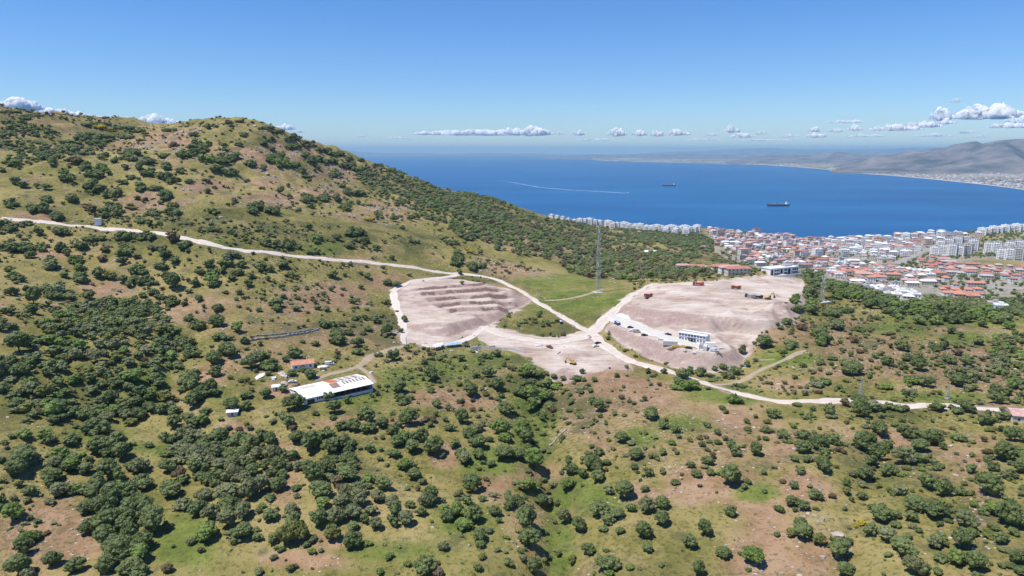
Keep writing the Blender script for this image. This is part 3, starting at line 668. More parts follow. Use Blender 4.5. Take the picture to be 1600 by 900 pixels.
# ------------------------------------------------------------------ trees and bushes
# clumps seen in the photo: x0 y0 scale, then  cx cy rx [ry] [kind];  kinds: d dark oak, g fresh green, y yellow green, l grey olive, b brownish
CLUMPS = [
(0,675,4,"""320 45 90 50|440 60 80 60|170 140 80 60|130 230 90 80|410 190 115 80|545 240 45 40|320 265 90 60 y|640 120 85 60|740 85 60 50|760 150 45 40|930 80 30 30|450 370 130 45|330 340 70 50|190 380 40 30
720 260 90 70|700 370 200 80|740 470 240 90|620 600 110 70|780 590 100 70|940 590 80 70|800 720 160 120|700 820 100 80|850 870 100 60|660 690 70 60|160 745 50 45|325 815 52 45|470 850 50 45|150 870 85 60|100 540 60 18 g
860 220 110 50 l|1050 230 50 40|1050 380 100 70 l|900 330 80 50|1150 460 70 50 l|1240 490 60 50|1270 410 60 50 l|1330 530 80 55 l|1420 570 60 60 l|1520 520 60 40 l|1440 470 60 50|1100 130 120 40 l|1280 180 110 60 l|1450 60 100 50|1330 70 120 60|1560 90 60 60|1500 190 120 50 l|1480 280 120 50 l|1330 290 100 60|1560 380 60 70 l|1430 390 80 60 l|1250 230 70 40|1120 280 50 35 b|1290 650 70 40 g|1500 650 90 60|1560 610 60 50 b|1040 40 80 40|1180 30 100 40 l"""),
(0,500,4,"""120 180 58 48|1340 250 55 48|1420 200 75 50|1160 140 80 55|1200 210 65 45|1080 240 45 35 g|1110 280 50 35|1190 360 70 40 g|1170 410 80 50|1300 450 95 50|1210 510 60 50|1350 330 42 45|1440 360 24|1505 380 22|1570 270 60 65|1540 470 40 42|1450 545 55 38|1540 545 40 32|1280 570 38 35|1230 640 70 45|1370 710 34 34|1390 110 70 35|1240 40 60 35|1360 20 50 40|1530 140 25|1490 60 40 35 g|1190 0 50 20
620 545 36 40|340 565 95 85|420 620 65 55|590 680 105 50|160 725 42 35 g|20 60 25|70 730 18"""),
(0,300,4,"""60 70 60 40|290 50 40 30|450 40 40 35|230 110 80 30|370 160 50 30|690 120 80 50|560 110 40 30 b|820 95 45 22 y|1040 40 45 30|960 135 60 25|1090 130 60 28|1080 85 45 20 y|1330 125 40 25 g|1080 180 18|880 190 25 18|930 205 30 15|1000 200 20|1270 190 15|1320 240 40 15|1450 255 28|1575 215 15|1580 100 40 40
60 220 60 40|150 200 60 22|390 245 65 35|240 260 30|560 300 60 25|500 340 50 30|640 290 30|120 350 120 40|260 360 40 25|385 360 35|200 400 40 20|420 390 30|480 430 60 25|780 290 70 30|900 285 80 30|960 350 60 30|780 370 50 50|850 400 45 35|740 395 40 20|660 360 30 25 b|760 445 25|1080 300 40 30 b|1150 330 60 40|1040 390 60 40|1010 470 60 35|1090 430 30|640 420 30 25 b|500 480 50 40|510 540 50 40|320 460 45 40|60 485 30|100 540 60 30|400 520 30|620 520 40 30|690 540 35 15 y|770 555 32|810 585 25|870 490 70 40|900 550 90 40|950 570 50 25|1080 580 45 45|1040 540 30|1310 570 55 40|1220 580 30|1250 500 35|1310 460 30|1350 500 60 25|1400 440 60 40|1510 460 30|1480 510 50 25|1450 540 25|1440 400 60 30|1550 580 30|1565 530 25|1495 630 24|1410 625 18|1245 670 26|1180 625 18|1150 700 22|890 645 28|960 630 35|1070 690 60 35|1000 660 50 25|280 600 60 40|370 610 60 50|430 650 50 40|340 650 60 30|210 680 45 40|200 740 40 40|550 650 35|80 630 45 25|170 625 28|40 745 55 25|510 720 30|545 690 18|360 740 30 20 b|800 700 70 40|860 740 90 50|1360 730 35 40|1360 805 45 35|1185 795 50 25|1250 840 50 35|1550 730 12|1490 870 50 25 g|20 810 25 30|70 840 30"""),
(0,120,4,"""540 380 80 30|640 390 70 25|430 450 80 35|540 480 60 15|640 500 40 25|720 530 25 20|820 480 60 40|820 515 50 20|540 560 50 40|640 580 70 40|600 620 60 25|480 530 50 30 b|270 500 60 25|330 530 40|100 540 40 30|1020 495 40 20|920 530 60 25|1040 560 35|980 530 25|1150 490 60 22 g|1250 450 80 40|1270 420 60 20|1300 520 60 25 g|1400 510 80 40|1470 500 50 25|1350 580 60 25|1440 600 60 30|1400 430 25|1480 425 30 15|1410 460 30 12|1560 540 40 30|1520 360 35 25|1220 405 25 18|1090 440 25 22 b|870 570 25|780 570 25|930 600 60 30|1030 620 60 40|1080 650 50 30|1180 655 30 20|1290 650 30 18 y|1130 590 40 25|1210 580 18|1545 655 20|1300 720 25|820 630 40 20|760 660 25|430 630 50 30|460 640 30|400 610 30|590 660 20|560 610 50 20|290 690 30|230 685 22|150 680 40 25|100 660 30|590 700 70 35|680 740 50 30|730 735 30|870 695 40|970 700 60 20|860 760 22|910 765 18|1040 750 40|1000 790 15
60 222 80 8|200 245 80 8|150 262 50 12|1060 337 50 10|1210 360 40 20|1300 315 20|1430 300 25 20 b|1500 280 40 12|600 300 100 15|750 322 100 12|850 342 60 10|780 380 60 12|880 395 40 8|910 360 20"""),
(400,150,4,"""60 203 60 12|130 224 50 14|230 265 60 22|330 305 60 22|420 343 60 20|500 362 60 20|580 388 30|660 402 30 10|760 432 40 10|850 462 40 12|980 492 40|50 295 30 18|90 270 35 15|100 335 25|230 320 70 20|310 370 40 25|370 390 60 25|130 390 80 40 g|200 430 90 25 g|50 450 30|350 400 50 30|460 410 60 20|560 440 50 22|640 460 50 22|700 490 60 25|390 450 25|290 470 30|320 505 40 10|490 485 40|610 450 30
540 560 25 18|570 600 30|640 610 70 20|330 640 80 35|350 695 28 15|500 640 35|430 630 40|265 720 20|20 690 40 40|100 720 60 30|190 790 25 12|160 600 25|205 630 18|205 565 18|35 575 30 10|560 700 50 30|640 670 20|720 685 14|765 745 35 28|862 770 32|970 770 25|1000 760 25|330 830 30 15|380 890 50 25|620 860 70 30|915 825 25 15|510 890 30|515 815 12|35 840 15|460 740 15"""),
(400,300,4,"""380 300 45 30|490 290 30 18|600 250 50 20|660 265 50 25|660 300 60 25|585 335 50 25|760 355 20|710 355 15|330 220 22|190 190 25|915 225 25|990 310 40 15|960 290 20|850 420 20 8|150 330 120 25|60 320 50 20|240 350 60 20|360 380 50 15
1260 390 50 40|1250 440 50 40|1270 500 25 30|1350 460 45 40|1410 460 40 25|1270 250 40 22|1230 320 50 20|1330 290 40 20|1180 290 30|1540 430 20|1450 430 20|1285 570 15|1510 350 30|1400 380 20|1500 310 40 30
40 465 50 45|90 490 25|75 545 22 25|165 460 35 20|220 510 26|255 540 18|485 525 35 25|555 520 16|545 455 15|655 505 18|700 530 25|795 470 18|800 500 15|960 520 14|690 465 12|470 610 22|425 640 20|545 605 18|655 590 20 30|610 685 32|690 735 15|610 745 14|815 690 30|830 570 40 20|880 575 30|140 710 52|170 655 24|258 662 22|215 675 12|250 730 28|322 750 18|385 725 25|370 690 20|450 690 15|440 735 22|510 740 12|548 765 14|630 790 35 25|680 790 22|790 775 20|745 810 30 18|930 800 25|20 740 22|40 668 16|95 800 16|180 820 8|205 828 10|322 805 12|265 845 16|300 840 14|445 835 60 25|535 825 30|605 835 20|530 880 80 30|700 860 25|670 880 25|820 875 45|905 865 22 25|570 810 14|720 860 14|880 745 12|170 610 14|125 640 12|35 605 8|260 605 14"""),
(400,500,4,"""515 110 70 60|580 90 30|635 150 40 35|635 200 35 30|290 135 20|370 148 28|245 215 40 45|190 250 30|40 220 60 40|80 280 80 50|30 300 50 40|505 235 20|225 335 35|345 345 45 50|295 315 25|170 430 35 40|60 465 45 45|240 530 60 55|420 460 25 20|450 490 40 22|570 510 30|490 565 45|480 610 30|370 585 22|200 650 45 35|165 605 30|65 600 15|885 430 60 50|920 505 60 40|890 390 30|970 360 18|985 395 15|980 445 18|820 410 20|1100 360 50 45|1095 440 30|1130 530 38 30|1125 590 25|1010 560 15|850 585 20|860 235 40 40|760 215 50 20|945 185 25|1075 185 20 25|1055 265 25 30|930 300 14|1150 240 30|1280 240 35|1300 300 18|1450 340 45 35|1375 350 30|1430 230 25|1500 215 35 30 l|1340 460 55 40|1270 400 25|1325 395 18|1515 425 45 28|1465 485 20|1290 505 18|1585 300 20|1580 380 15|1520 300 12|1195 380 12|1210 440 18 15 b|1560 555 55 55|1290 620 55 50|1210 670 40 45|1090 655 25|1045 630 18|1380 680 70 45 l|1330 720 50 40|1560 650 30|1470 660 25|570 670 80 35|700 680 55 45|790 650 45 45|700 640 60 30|250 740 60 45|230 780 30|350 780 70 70|420 720 70 30|480 800 60 50|570 770 70 50|580 820 30|650 800 20|710 810 35|780 810 20|860 840 40 35|880 770 50 40|940 730 80 45|1040 740 50 45|980 800 45 45|860 700 40|890 660 30|960 640 60 25|1110 810 65 60|1165 850 25|1240 780 40 30|1380 780 60 40|1290 860 75 45|1390 850 50 40|1140 740 25|1530 690 60 50 g|1560 740 50 40 g|1550 840 60 60|1460 745 30|100 830 110 40|200 850 80 50|480 870 80 30|580 880 60 20|420 860 60 40"""),
(800,520,4,"""115 250 90 50 g|210 330 130 45 g|150 400 90 60 g|120 460 70 40 g|40 370 45 50|260 270 22|320 285 25|440 245 22|235 395 35|240 460 35|360 390 20|365 435 25|355 485 22|330 535 18|350 565 24|400 290 40 30|430 370 22|480 320 18 30|15 500 20|185 530 25|210 580 18|255 590 16|285 620 15|320 655 20|305 680 16|230 750 15|60 620 70 60 g|90 670 60 50|140 690 25|30 760 45 60|140 810 70 70 g|100 860 30|697 335 16 22|762 440 17|850 242 24|715 215 16|950 245 20|830 410 8|1060 270 55 40|1070 330 110 45 g|1110 240 30|965 195 15|1180 260 40 20 l|1240 270 30|1265 225 20|1320 220 25|1350 270 50 30 l|1400 250 40 25|1440 115 30|1580 70 50 40|1410 105 30|1470 200 25|1385 430 40 20 g|1430 435 20|1315 470 25|1335 495 20|1490 475 12|1520 525 16|1465 555 24|500 435 30 20|540 480 45 30|550 520 20|640 505 25|500 572 16|587 570 14|515 628 14|865 525 55 30|950 585 40 30|1020 610 35|1040 650 18|1218 575 28 30|1232 675 22 28|1285 685 25|1330 665 20|685 665 45 45|600 670 20 15 g|630 725 18|495 710 22|540 745 40 30|480 760 30 20|500 820 60 45|590 810 30 35|370 850 50 50|350 810 25|530 870 50 35|830 720 20|770 770 55 30|800 765 35|870 775 20|940 745 26 30|910 795 16|765 840 32 25|850 880 35 25|940 870 25 20 l|1115 835 28 20|1225 810 42 30|1150 880 40|1240 875 30|1340 870 80 30 g|1370 710 35 28|1395 755 38 28|1520 745 48 40|1440 710 18|1585 610 30 35|1585 660 25|1000 690 25 20 g|1030 750 20|885 710 10|1540 660 14|420 530 25 12"""),
(400,675,4,"""540 220 70 50|420 230 90 40|330 240 50 40|610 210 40 40|570 280 60 40|370 310 70 30|450 280 40|400 370 75 65|360 420 40 35 y|440 390 45 40|420 455 50 30 g|500 330 40 25 b|560 390 50 45 l|640 370 50 40 l|700 340 30|700 300 40 30 g|800 345 55 35|760 410 60 40 l|640 440 70 40 l|540 480 60 40 l|850 440 50 40 l|960 450 40 40|1060 450 80 45 l|1090 420 60 30|1030 510 40 25|870 520 50 35|850 570 40 35|750 590 45 25 l|940 565 50 25 l|900 520 70 30|600 510 60 40 l|500 550 60 50 l|400 560 60 50|610 590 40 30|680 550 35|720 500 40 35 l|250 355 30 22|170 320 20|100 275 40|90 410 40|30 350 60 50 l|20 480 30 50|90 530 55 40|220 500 50 40 l|225 580 60 45|345 510 18|10 650 30 60|115 670 40|230 670 80 60 y|350 665 35 40|480 650 55 50 y|605 690 70 75|160 735 30 20|5 610 20|955 215 70 40|990 270 50 60|1040 310 30 35|945 355 20|1115 115 65 65|1350 340 65 65|1320 435 40 35|1415 420 28|1310 280 20|1250 500 110 50 g|1190 540 50 45|1360 540 60 45|1410 550 35 40|1300 590 50 25 g|1395 650 50 55|1400 700 35|1490 500 45 40|1515 555 25|1580 460 35 50|1575 390 40 40|835 775 30 35|1060 860 75 45|1575 815 35 38|1470 200 30|1210 630 12|1100 560 12"""),
(800,675,4,"""375 230 45 45|345 190 20|500 200 60 50|540 285 52 40|590 190 30|490 90 20|540 125 45 30|440 270 40 35|350 330 55 50 g|100 340 80 50 g|160 360 40 30|195 295 30 32|200 430 70 40 l|280 440 30|30 450 60 40|90 570 80 70|110 680 70 70|50 740 20 30|140 850 55 80|330 550 50 30 l|420 595 55 35|478 735 45 60|590 740 22|600 830 70 70|640 800 30|550 500 60 55|600 550 40 40|655 520 45 30|675 615 32 38|570 605 30|600 370 40 40 l|700 390 65 50|770 370 60 45|830 360 30|745 480 35 40|840 480 55 45 l|940 450 50 50|935 555 55 45|830 640 50 40|845 720 40 45|870 640 30 25 l|790 610 25 20 l|1365 500 38 50|1330 480 15|1210 620 48 45|1110 700 50 48|1325 755 45 55|1500 800 65 35 g|1160 880 45 25|225 780 15|1150 285 45 38|1260 270 60 50|1370 315 70 30|1020 310 30 35|1580 370 18|840 275 35 30|940 250 28|1390 140 38 28|1480 860 20"""),
(1200,675,4,"""90 25 42 38|220 30 45 30|310 90 50 40|220 110 50 40|160 170 30|205 240 35 45|245 170 35|340 220 60 50|350 140 40 30|405 60 40 35|475 75 30|590 100 60 30|680 150 60 40|640 190 40|740 80 40|850 20 40 30|690 10 50 20|750 250 50 45|600 280 50 35|585 400 30 45|160 340 32|90 310 25 22 b|260 340 18|300 405 40|400 400 30 25 b|490 330 22|480 480 16|520 425 18|150 440 50 40|70 485 35 25|165 485 25|220 470 40 30|300 480 20|215 640 60 55|200 590 50|430 740 65 50|400 720 50 40 y|320 690 40 25 y|640 630 45 32|700 530 50 55|710 470 25|660 470 30|800 525 30 25|890 540 40 30|800 580 30|1000 330 45 55|1090 370 48 60|920 470 60 35|990 480 50 45|1040 520 60 30|1070 580 22|940 620 20|810 710 50 45|740 660 60 40 l|870 660 30|860 770 60 40|1060 690 90 50|1000 700 35|1210 700 60 50|1280 720 40 45|1220 800 110 50|1140 790 50 30|1300 850 60 40|940 850 90 60 l|1060 880 30|1080 790 40|480 880 50 25|1480 160 55 40|1400 220 40 35|1270 240 35 25|1370 360 70 70|1440 380 50 60|1340 500 35 30|1240 590 70 45 l|1500 560 70 60|1530 630 30|1450 680 40 30|1390 640 20|1490 280 30 25 l|1580 220 50 70|1570 130 40|1540 40 50 40|1200 40 38 38|1090 90 30 35|1020 60 50 35|950 100 50 35|940 30 45|840 110 25|850 190 60 20 l|950 180 35|1560 800 50 50|1490 810 40 40|1580 870 40 40|1290 590 25|1550 490 15|1130 460 20|900 370 16|1210 350 12|830 380 40 30 l"""),
(1200,480,4,"""120 95 38 35|175 15 50 20|270 30 40 30|400 40 70 30|420 110 50 40|440 140 40 30|330 200 55 55|310 160 50 30|130 235 65 40|10 240 30 40|95 280 25|210 130 30 25 b|480 20 60 25|680 70 25|560 140 25|835 250 42 45|740 340 42 50|670 305 28|860 320 45 25|835 375 35 30|935 380 45 35|530 385 75 55|470 350 30|400 320 30 25|360 470 30 25|445 505 22|300 490 40 20 l|265 390 16 25|165 440 20|90 500 15|900 460 75 35 g|985 475 38 45|740 500 60 25 g|880 540 60 25 l|1050 260 45 28|1100 250 30|1130 340 35 30|1240 350 45 38|1145 155 25|1200 180 20|1310 220 30 25|1180 290 30 25 b|1230 300 40 18|1280 440 40 25 l|1180 480 45 25|1260 510 60 30 l|1220 410 40 20 l|1410 530 70 35|1430 590 45 25|1490 540 30|1365 460 18|1540 590 25|470 280 15|515 300 20|540 215 25 20 b|570 600 50 25|560 640 50 25|480 605 30 25 b|1055 610 70 50|1240 635 42 38|830 630 55 32|760 630 30|1180 650 30|1150 630 20|660 640 50 25 l|585 675 45 28|380 660 45 28|280 640 20|35 670 40 38|255 690 15|1470 640 22|1470 690 40 28|1350 720 40 28|1390 725 25"""),
]
# woods and thickets: outline in the photo, spacing in metres, crown width range, kind mix, cover share
WOODS = [
([(0,555),(60,520),(110,480),(170,468),(230,470),(272,505),(290,540),(262,560),(262,600),(300,650),(330,672),(290,680),(210,668),(130,660),(0,655)], 5.6, (5, 9), 'dddlldgly', 1.0),
([(190,645),(300,655),(330,690),(400,680),(440,700),(480,718),(470,770),(420,765),(330,760),(255,760),(230,730),(270,702),(205,668)], 5.8, (5, 8.5), 'ddl', 0.9),
([(0,192),(45,190),(82,202),(95,205),(90,214),(20,216),(0,220)], 5.5, (4.5, 8), 'ddg', 0.8),
([(88,225),(140,209),(180,215),(172,224),(140,238),(120,245),(88,238)], 5.5, (4.5, 8), 'ddg', 0.7),
([(0,220),(95,226),(100,246),(50,254),(25,263),(0,260)], 6, (4, 7.5), 'ddgl', 0.6),
([(550,258),(590,258),(625,270),(650,276),(682,296),(702,303),(732,300),(770,310),(800,322),(800,376),(725,376),(708,362),(700,350),(670,345),(640,326),(600,322),(590,300),(572,290),(560,284)], 7, (3.5, 9), 'ddlgl', 0.72),
([(735,303),(765,308),(800,322),(835,336),(872,346),(930,350),(1000,362),(1060,372),(1112,380),(1122,396),(1060,411),(1185,427),(1080,437),(1010,441),(960,441),(900,433),(870,412),(800,397),(740,372),(705,340)], 8, (3.5, 10.5), 'ddllgglb', 0.62),
([(985,358),(1040,362),(1090,366),(1115,377),(1112,387),(1060,385),(1000,378)], 7, (6, 9), 'd', 0.9),
([(1380,182),(1500,170),(1600,150),(1600,540),(1520,540),(1450,440),(1380,340),(1400,260)], 6, (4, 7), 'llgd', 0.7),
([(1292,440),(1340,456),(1400,475),(1440,480),(1540,492),(1600,507),(1600,516),(1450,512),(1385,493),(1330,472),(1300,466)], 8, (8, 12), 'ddg', 0.9),
([(1420,475),(1490,468),(1545,478),(1545,492),(1440,484)], 7, (5, 9), 'llg', 0.75),
([(1560,470),(1600,474),(1600,497),(1556,492)], 7, (7, 10), 'dd', 0.9),
([(1262,430),(1278,432),(1282,455),(1262,470),(1255,455)], 7, (7, 10), 'd', 0.85),
([(1245,455),(1262,462),(1280,480),(1262,492),(1236,482)], 7, (7, 10), 'dg', 0.7),
([(815,493),(845,488),(888,510),(880,524),(840,524),(800,515)], 5, (3, 5.5), 'gd', 0.5),
([(1420,345),(1425,345)]+[(1430,346)], 7, (5, 6), 'd', 0.1),
]
WOODS[8] = ([(1545,525),(1575,522),(1600,518),(1600,615),(1580,615),(1562,590),(1545,565),(1550,545)], 6, (4, 7), 'llgd', 0.75)

trees = []      # x, y, crown width (m), kind
def add_tree(x, y, wd, kind): trees.append((float(x), float(y), float(wd), kind))
occ = {}
def free(x, y, r):
    c = 8.0; i, j = int(x // c), int(y // c)
    for a in (-1, 0, 1):
        for b in (-1, 0, 1):
            for (u, v, q_) in occ.get((i + a, j + b), ()):
                if (u - x) ** 2 + (v - y) ** 2 < (0.5 * (r + q_)) ** 2: return False
    return True
def occupy(x, y, r): occ.setdefault((int(x // 8), int(y // 8)), []).append((x, y, r))
road_pts = np.concatenate([c for c, _ in ROADS]); road_w = np.concatenate([np.full(len(c), wd) for c, wd in ROADS])
road_cells = {}
for (x, y), wd in zip(road_pts, road_w): road_cells.setdefault((int(x // 12), int(y // 12)), []).append((x, y, wd))
def near_road(x, y, r):
    i, j = int(x // 12), int(y // 12)
    for a in (-1, 0, 1):
        for b in (-1, 0, 1):
            for (u, v, wd) in road_cells.get((i + a, j + b), ()):
                if (u - x) ** 2 + (v - y) ** 2 < (wd * 0.5 + r) ** 2: return True
    return False
def on_site(x, y):
    j = np.clip(np.searchsorted(GX, x), 0, NX - 1); i = np.clip(np.searchsorted(GY, y), 0, NY - 1); return SITE[i, j] > 0.5

want = []       # px, py (crown centre), rx, ry, kind
for ox, oy, sc, txt in CLUMPS:
    for t in txt.replace('\n', '|').split('|'):
        a = t.split(); kd = 'd'
        if a[-1].isalpha(): kd = a.pop()
        v = [float(q_) / sc for q_ in a]; rx = v[2]; ry = v[3] if len(v) > 3 else v[2] * 0.9
        want.append((ox + v[0], oy + v[1], rx, ry, kd))
base = ground([q_[0] for q_ in want], [q_[1] + 0.45 * q_[3] for q_ in want])
for (cx, cy, rx, ry, kd), b in zip(want, base):
    if np.isnan(b[0]): continue
    d = math.dist((b[0], b[1], b[2]), (0, 0, CAMZ)); W = 2 * rx * d / FPX; Hh = 2 * ry * d / FPX
    if W < 9.5 or (W < 12 and ry > rx * 0.72):
        if free(b[0], b[1], W * 0.5): add_tree(b[0], b[1], W * random.uniform(0.95, 1.08), kd); occupy(b[0], b[1], W * 0.7)
        continue
    size = min(max(6.2, Hh * 0.9), 9.0) if Hh > 5 else max(3.6, Hh * 1.0)
    k = max(2, int(2.5 * (W * Hh * 1.3) / (size * size)))
    pts_ = []
    for _ in range(k * 4):
        a, r = random.uniform(0, 6.283), math.sqrt(random.random())
        pts_.append((cx + math.cos(a) * r * max(rx - 0.4 * size * FPX / d, rx * 0.35), cy + 0.22 * ry + math.sin(a) * r * max(ry - 0.33 * size * FPX / d, ry * 0.25) + 0.2 * size * FPX / d * 0.5))
    g_ = ground([p_[0] for p_ in pts_], [p_[1] for p_ in pts_]); n_ = 0
    for p_ in g_:
        if n_ >= k: break
        if np.isnan(p_[0]): continue
        wd = size * random.uniform(0.7, 1.2)
        if free(p_[0], p_[1], wd * 0.44) and not near_road(p_[0], p_[1], wd * 0.2):
            kk = kd if random.random() < 0.75 else random.choice('ddgl')
            add_tree(p_[0], p_[1], wd, kk); occupy(p_[0], p_[1], wd * 0.44); n_ += 1

def scatter_wood(poly, spacing, wr, mix, share):
    pa = np.array(poly, float)
    g_ = ground(pa[:, 0], pa[:, 1]); g_ = g_[~np.isnan(g_[:, 0])]
    if len(g_) < 3: return
    x0, y0 = g_[:, :2].min(0) - 40; x1, y1 = g_[:, :2].max(0) + 40
    xs, ys = np.meshgrid(np.arange(x0, x1, spacing), np.arange(y0, y1, spacing))
    xs = (xs + rng.uniform(-.48, .48, xs.shape) * spacing).ravel(); ys = (ys + rng.uniform(-.48, .48, ys.shape) * spacing).ravel()
    zs = height(xs, ys); px, py = project(xs, ys, zs)
    ok = inpoly(px, py, poly) & (rng.random(xs.shape) < share) & (fbm(xs, ys, 28, 2, 77) > -0.42 + 1.0 * max(0, 0.8 - share))
    # only land in sight
    g2 = np.hypot(xs, ys)
    for x, y in zip(xs[ok], ys[ok]):
        wd = random.uniform(*wr)
        if free(x, y, wd * 0.55) and not near_road(x, y, wd * 0.3):
            add_tree(x, y, wd, random.choice(mix)); occupy(x, y, wd * 0.55)
for wdef in WOODS: scatter_wood(*wdef)

# low bushes over the open ground and the far slopes
def scatter_bush(n, dlo, dhi, wlo, whi, pxr=(-60, 1660), cond=None):
    d = np.sqrt(rng.uniform(dlo ** 2, dhi ** 2, n)); u = rng.uniform(pxr[0], pxr[1], n); ux, uy, _ = ray(u, 420)
    x, y = ux * d, uy * d; z = height(x, y); px, py = project(x, y, z)
    dens = fbm(x, y, 55, 3, 101) + 0.55 * fbm(x, y, 14, 2, 105) + .25 * sstep(1150, 1350, px) * (py > 640)
    for i in range(n):
        if dens[i] < rng.uniform(-0.35, 0.45): continue
        if z[i] < 4 or on_site(x[i], y[i]) or (d[i] > 850 and px[i] > 1110 and z[i] < 125): continue
        if 800 < px[i] < 990 and 425 < py[i] < 522: continue
        wd = wlo + (whi - wlo) * rng.random() ** 2
        if near_road(x[i], y[i], wd * 0.6) or not free(x[i], y[i], wd * 0.5): continue
        occupy(x[i], y[i], wd * 0.5); add_tree(x[i], y[i], wd, random.choice('ddgllyb'))
scatter_bush(16000, 190, 700, 0.9, 4.4)
scatter_bush(2600, 190, 800, 1.5, 9.0, (1612, 2150))
scatter_bush(1600, 190, 1000, 1.5, 9.0, (-420, -12))
scatter_bush(4500, 600, 1500, 2.0, 6.5, (-60, 760))
scatter_bush(2500, 600, 1500, 2.0, 5.0)
# trees among the houses
tw = 0
d = np.sqrt(rng.uniform(900 ** 2, 2150 ** 2, 6000)); u = rng.uniform(1110, 1640, 6000); ux, uy, _ = ray(u, 420); xs, ys = ux * d, uy * d; zs = height(xs, ys)
TOWN_TREES = [(xs[i], ys[i], rng.uniform(3.5, 7.5)) for i in range(len(xs)) if zs[i] > 3 and fbm(xs[i], ys[i], 90, 3, 121) > -0.16 and not near_road(xs[i], ys[i], 3)]
# ------------------------------------------------------------------ crowns
import bmesh
def ico(sub):
    bm = bmesh.new(); bmesh.ops.create_icosphere(bm, subdivisions=sub, radius=1.0)
    v = np.array([p.co[:] for p in bm.verts]); f = np.array([[q.index for q in p.verts] for p in bm.faces]); bm.free(); return v, f
ICO = {1: ico(1), 2: ico(2), 3: ico(3)}
def crown(seed, masses, knobs, sub, leaves, leaf, knob=.125, squat=1.0):
    """a crown of a few bulging masses, each set with leafy knobs and loose sprays"""
    r = np.random.default_rng(seed); Vs, Fs, n = [], [], 0
    iv, fi = ICO[sub]; M = []
    for k in range(masses):
        a = 6.283 * k / masses + r.uniform(-.7, .7); rr = 0 if k == 0 else r.uniform(.14, .34)
        M.append((np.array([math.cos(a) * rr, math.sin(a) * rr, (r.uniform(.36, .44) if k == 0 else r.uniform(.26, .42)) * squat]), np.array([1, 1, .92 * squat]) * (r.uniform(.28, .33) if k == 0 else r.uniform(.17, .27))))
    cv, cf = ICO[2]
    for c, rad in M:
        p = cv * rad * .92 * (1 + r.normal(0, .06, len(cv)))[:, None] + c; p[:, 2] = np.maximum(p[:, 2], .02); Vs.append(p); Fs.append(cf + n); n += len(p)
    def spot():
        c, rad = M[r.integers(len(M))] if r.random() > .35 else M[0]
        d = r.normal(0, 1, 3); d /= np.linalg.norm(d); d[2] = d[2] if d[2] > -.25 else -d[2]
        return c + d * rad, d
    for k in range(knobs):
        p0, d = spot(); s = knob * r.uniform(.55, 1.25)
        p = iv * s * np.array([1, 1, .8]) * (1 + r.normal(0, .13, len(iv)))[:, None] + p0; p[:, 2] = np.maximum(p[:, 2], .02)
        Vs.append(p); Fs.append(fi + n); n += len(p)
    for k in range(leaves):
        p0, d = spot(); p = p0 + d * r.uniform(.0, knob * 1.1)
        a = r.normal(0, 1, 3); a /= np.linalg.norm(a); b = np.cross(a, r.normal(0, 1, 3)); b /= np.linalg.norm(b); s = leaf * r.uniform(.6, 1.3)
        Vs.append(np.array([p - a * s - b * s * .6, p + a * s - b * s * .6, p + a * s * .7 + b * s * .6, p - a * s * .7 + b * s * .6])); Fs.append(np.array([[0, 1, 2], [0, 2, 3]]) + n); n += 4
    V = np.concatenate(Vs); V[:, :2] -= (V[:, :2].max(0) + V[:, :2].min(0)) / 2
    V[:, :2] /= (V[:, :2].max(0) - V[:, :2].min(0)).mean()
    return V, np.concatenate(Fs)

def leaf_mat(name, dark, mid_, light):
    n = NT(name); geo = n.n('ShaderNodeNewGeometry').outputs['Position']
    a = n.noise(geo, 0.07, 2); b = n.noise(geo, 1.6, 3, 0.65)
    c = n.ramp(n.math('ADD', n.math('MULTIPLY', a, 0.45), n.math('MULTIPLY', b, 0.55)), [(0.36, dark), (0.5, mid_), (0.64, light)])
    n.base(c); n.rough(0.6); n.b.inputs['Specular IOR Level'].default_value = 0.35
    tr = n.n('ShaderNodeBsdfTranslucent'); n.l(c, tr.inputs['Color']); mx = n.n('ShaderNodeMixShader'); mx.inputs[0].default_value = 0.34
    n.l(n.b.outputs[0], mx.inputs[1]); n.l(tr.outputs[0], mx.inputs[2]); n.l(mx.outputs[0], n.out.inputs['Surface'])
    return n.m
LEAF = {'d': leaf_mat('dark oak leaves', (0.067, 0.096, 0.029), (0.140, 0.183, 0.057), (0.240, 0.287, 0.104)),
        'g': leaf_mat('fresh green leaves', (0.088, 0.139, 0.025), (0.168, 0.241, 0.052), (0.270, 0.349, 0.089)),
        'y': leaf_mat('yellow green leaves', (0.116, 0.133, 0.031), (0.182, 0.199, 0.048), (0.256, 0.267, 0.073)),
        'l': leaf_mat('grey olive leaves', (0.114, 0.131, 0.052), (0.197, 0.217, 0.093), (0.299, 0.318, 0.153)),
        'b': leaf_mat('brownish twiggy bush', (0.102, 0.077, 0.036), (0.156, 0.114, 0.057), (0.228, 0.172, 0.089)),
        'Y': leaf_mat('yellow broom flowers', (0.16, 0.15, 0.02), (0.45, 0.36, 0.03), (0.62, 0.50, 0.06))}
KEYS = list(LEAF)
M_BARK = plain('grey brown bark', (0.10, 0.075, 0.055), 0.9, 0.3, 6)
HI = [crown(100 + i, 3 + i % 4, 62, 2, 420, .034, .115, 1.0 + .08 * (i % 3 - 1)) for i in range(9)]
HIS = [crown(200 + i, 2 + i % 3, 30, 2, 160, .05, .14, .9) for i in range(6)]
MID_ = [crown(300 + i, 3 + i % 2, 20, 1, 60, .055, .15) for i in range(8)]
LOW = [crown(400 + i, 2, 8, 1, 14, .09, .2) for i in range(8)]
TINY = [(v, f) for v, f in (crown(500 + i, 1, 3, 1, 3, .13, .26) for i in range(8))]

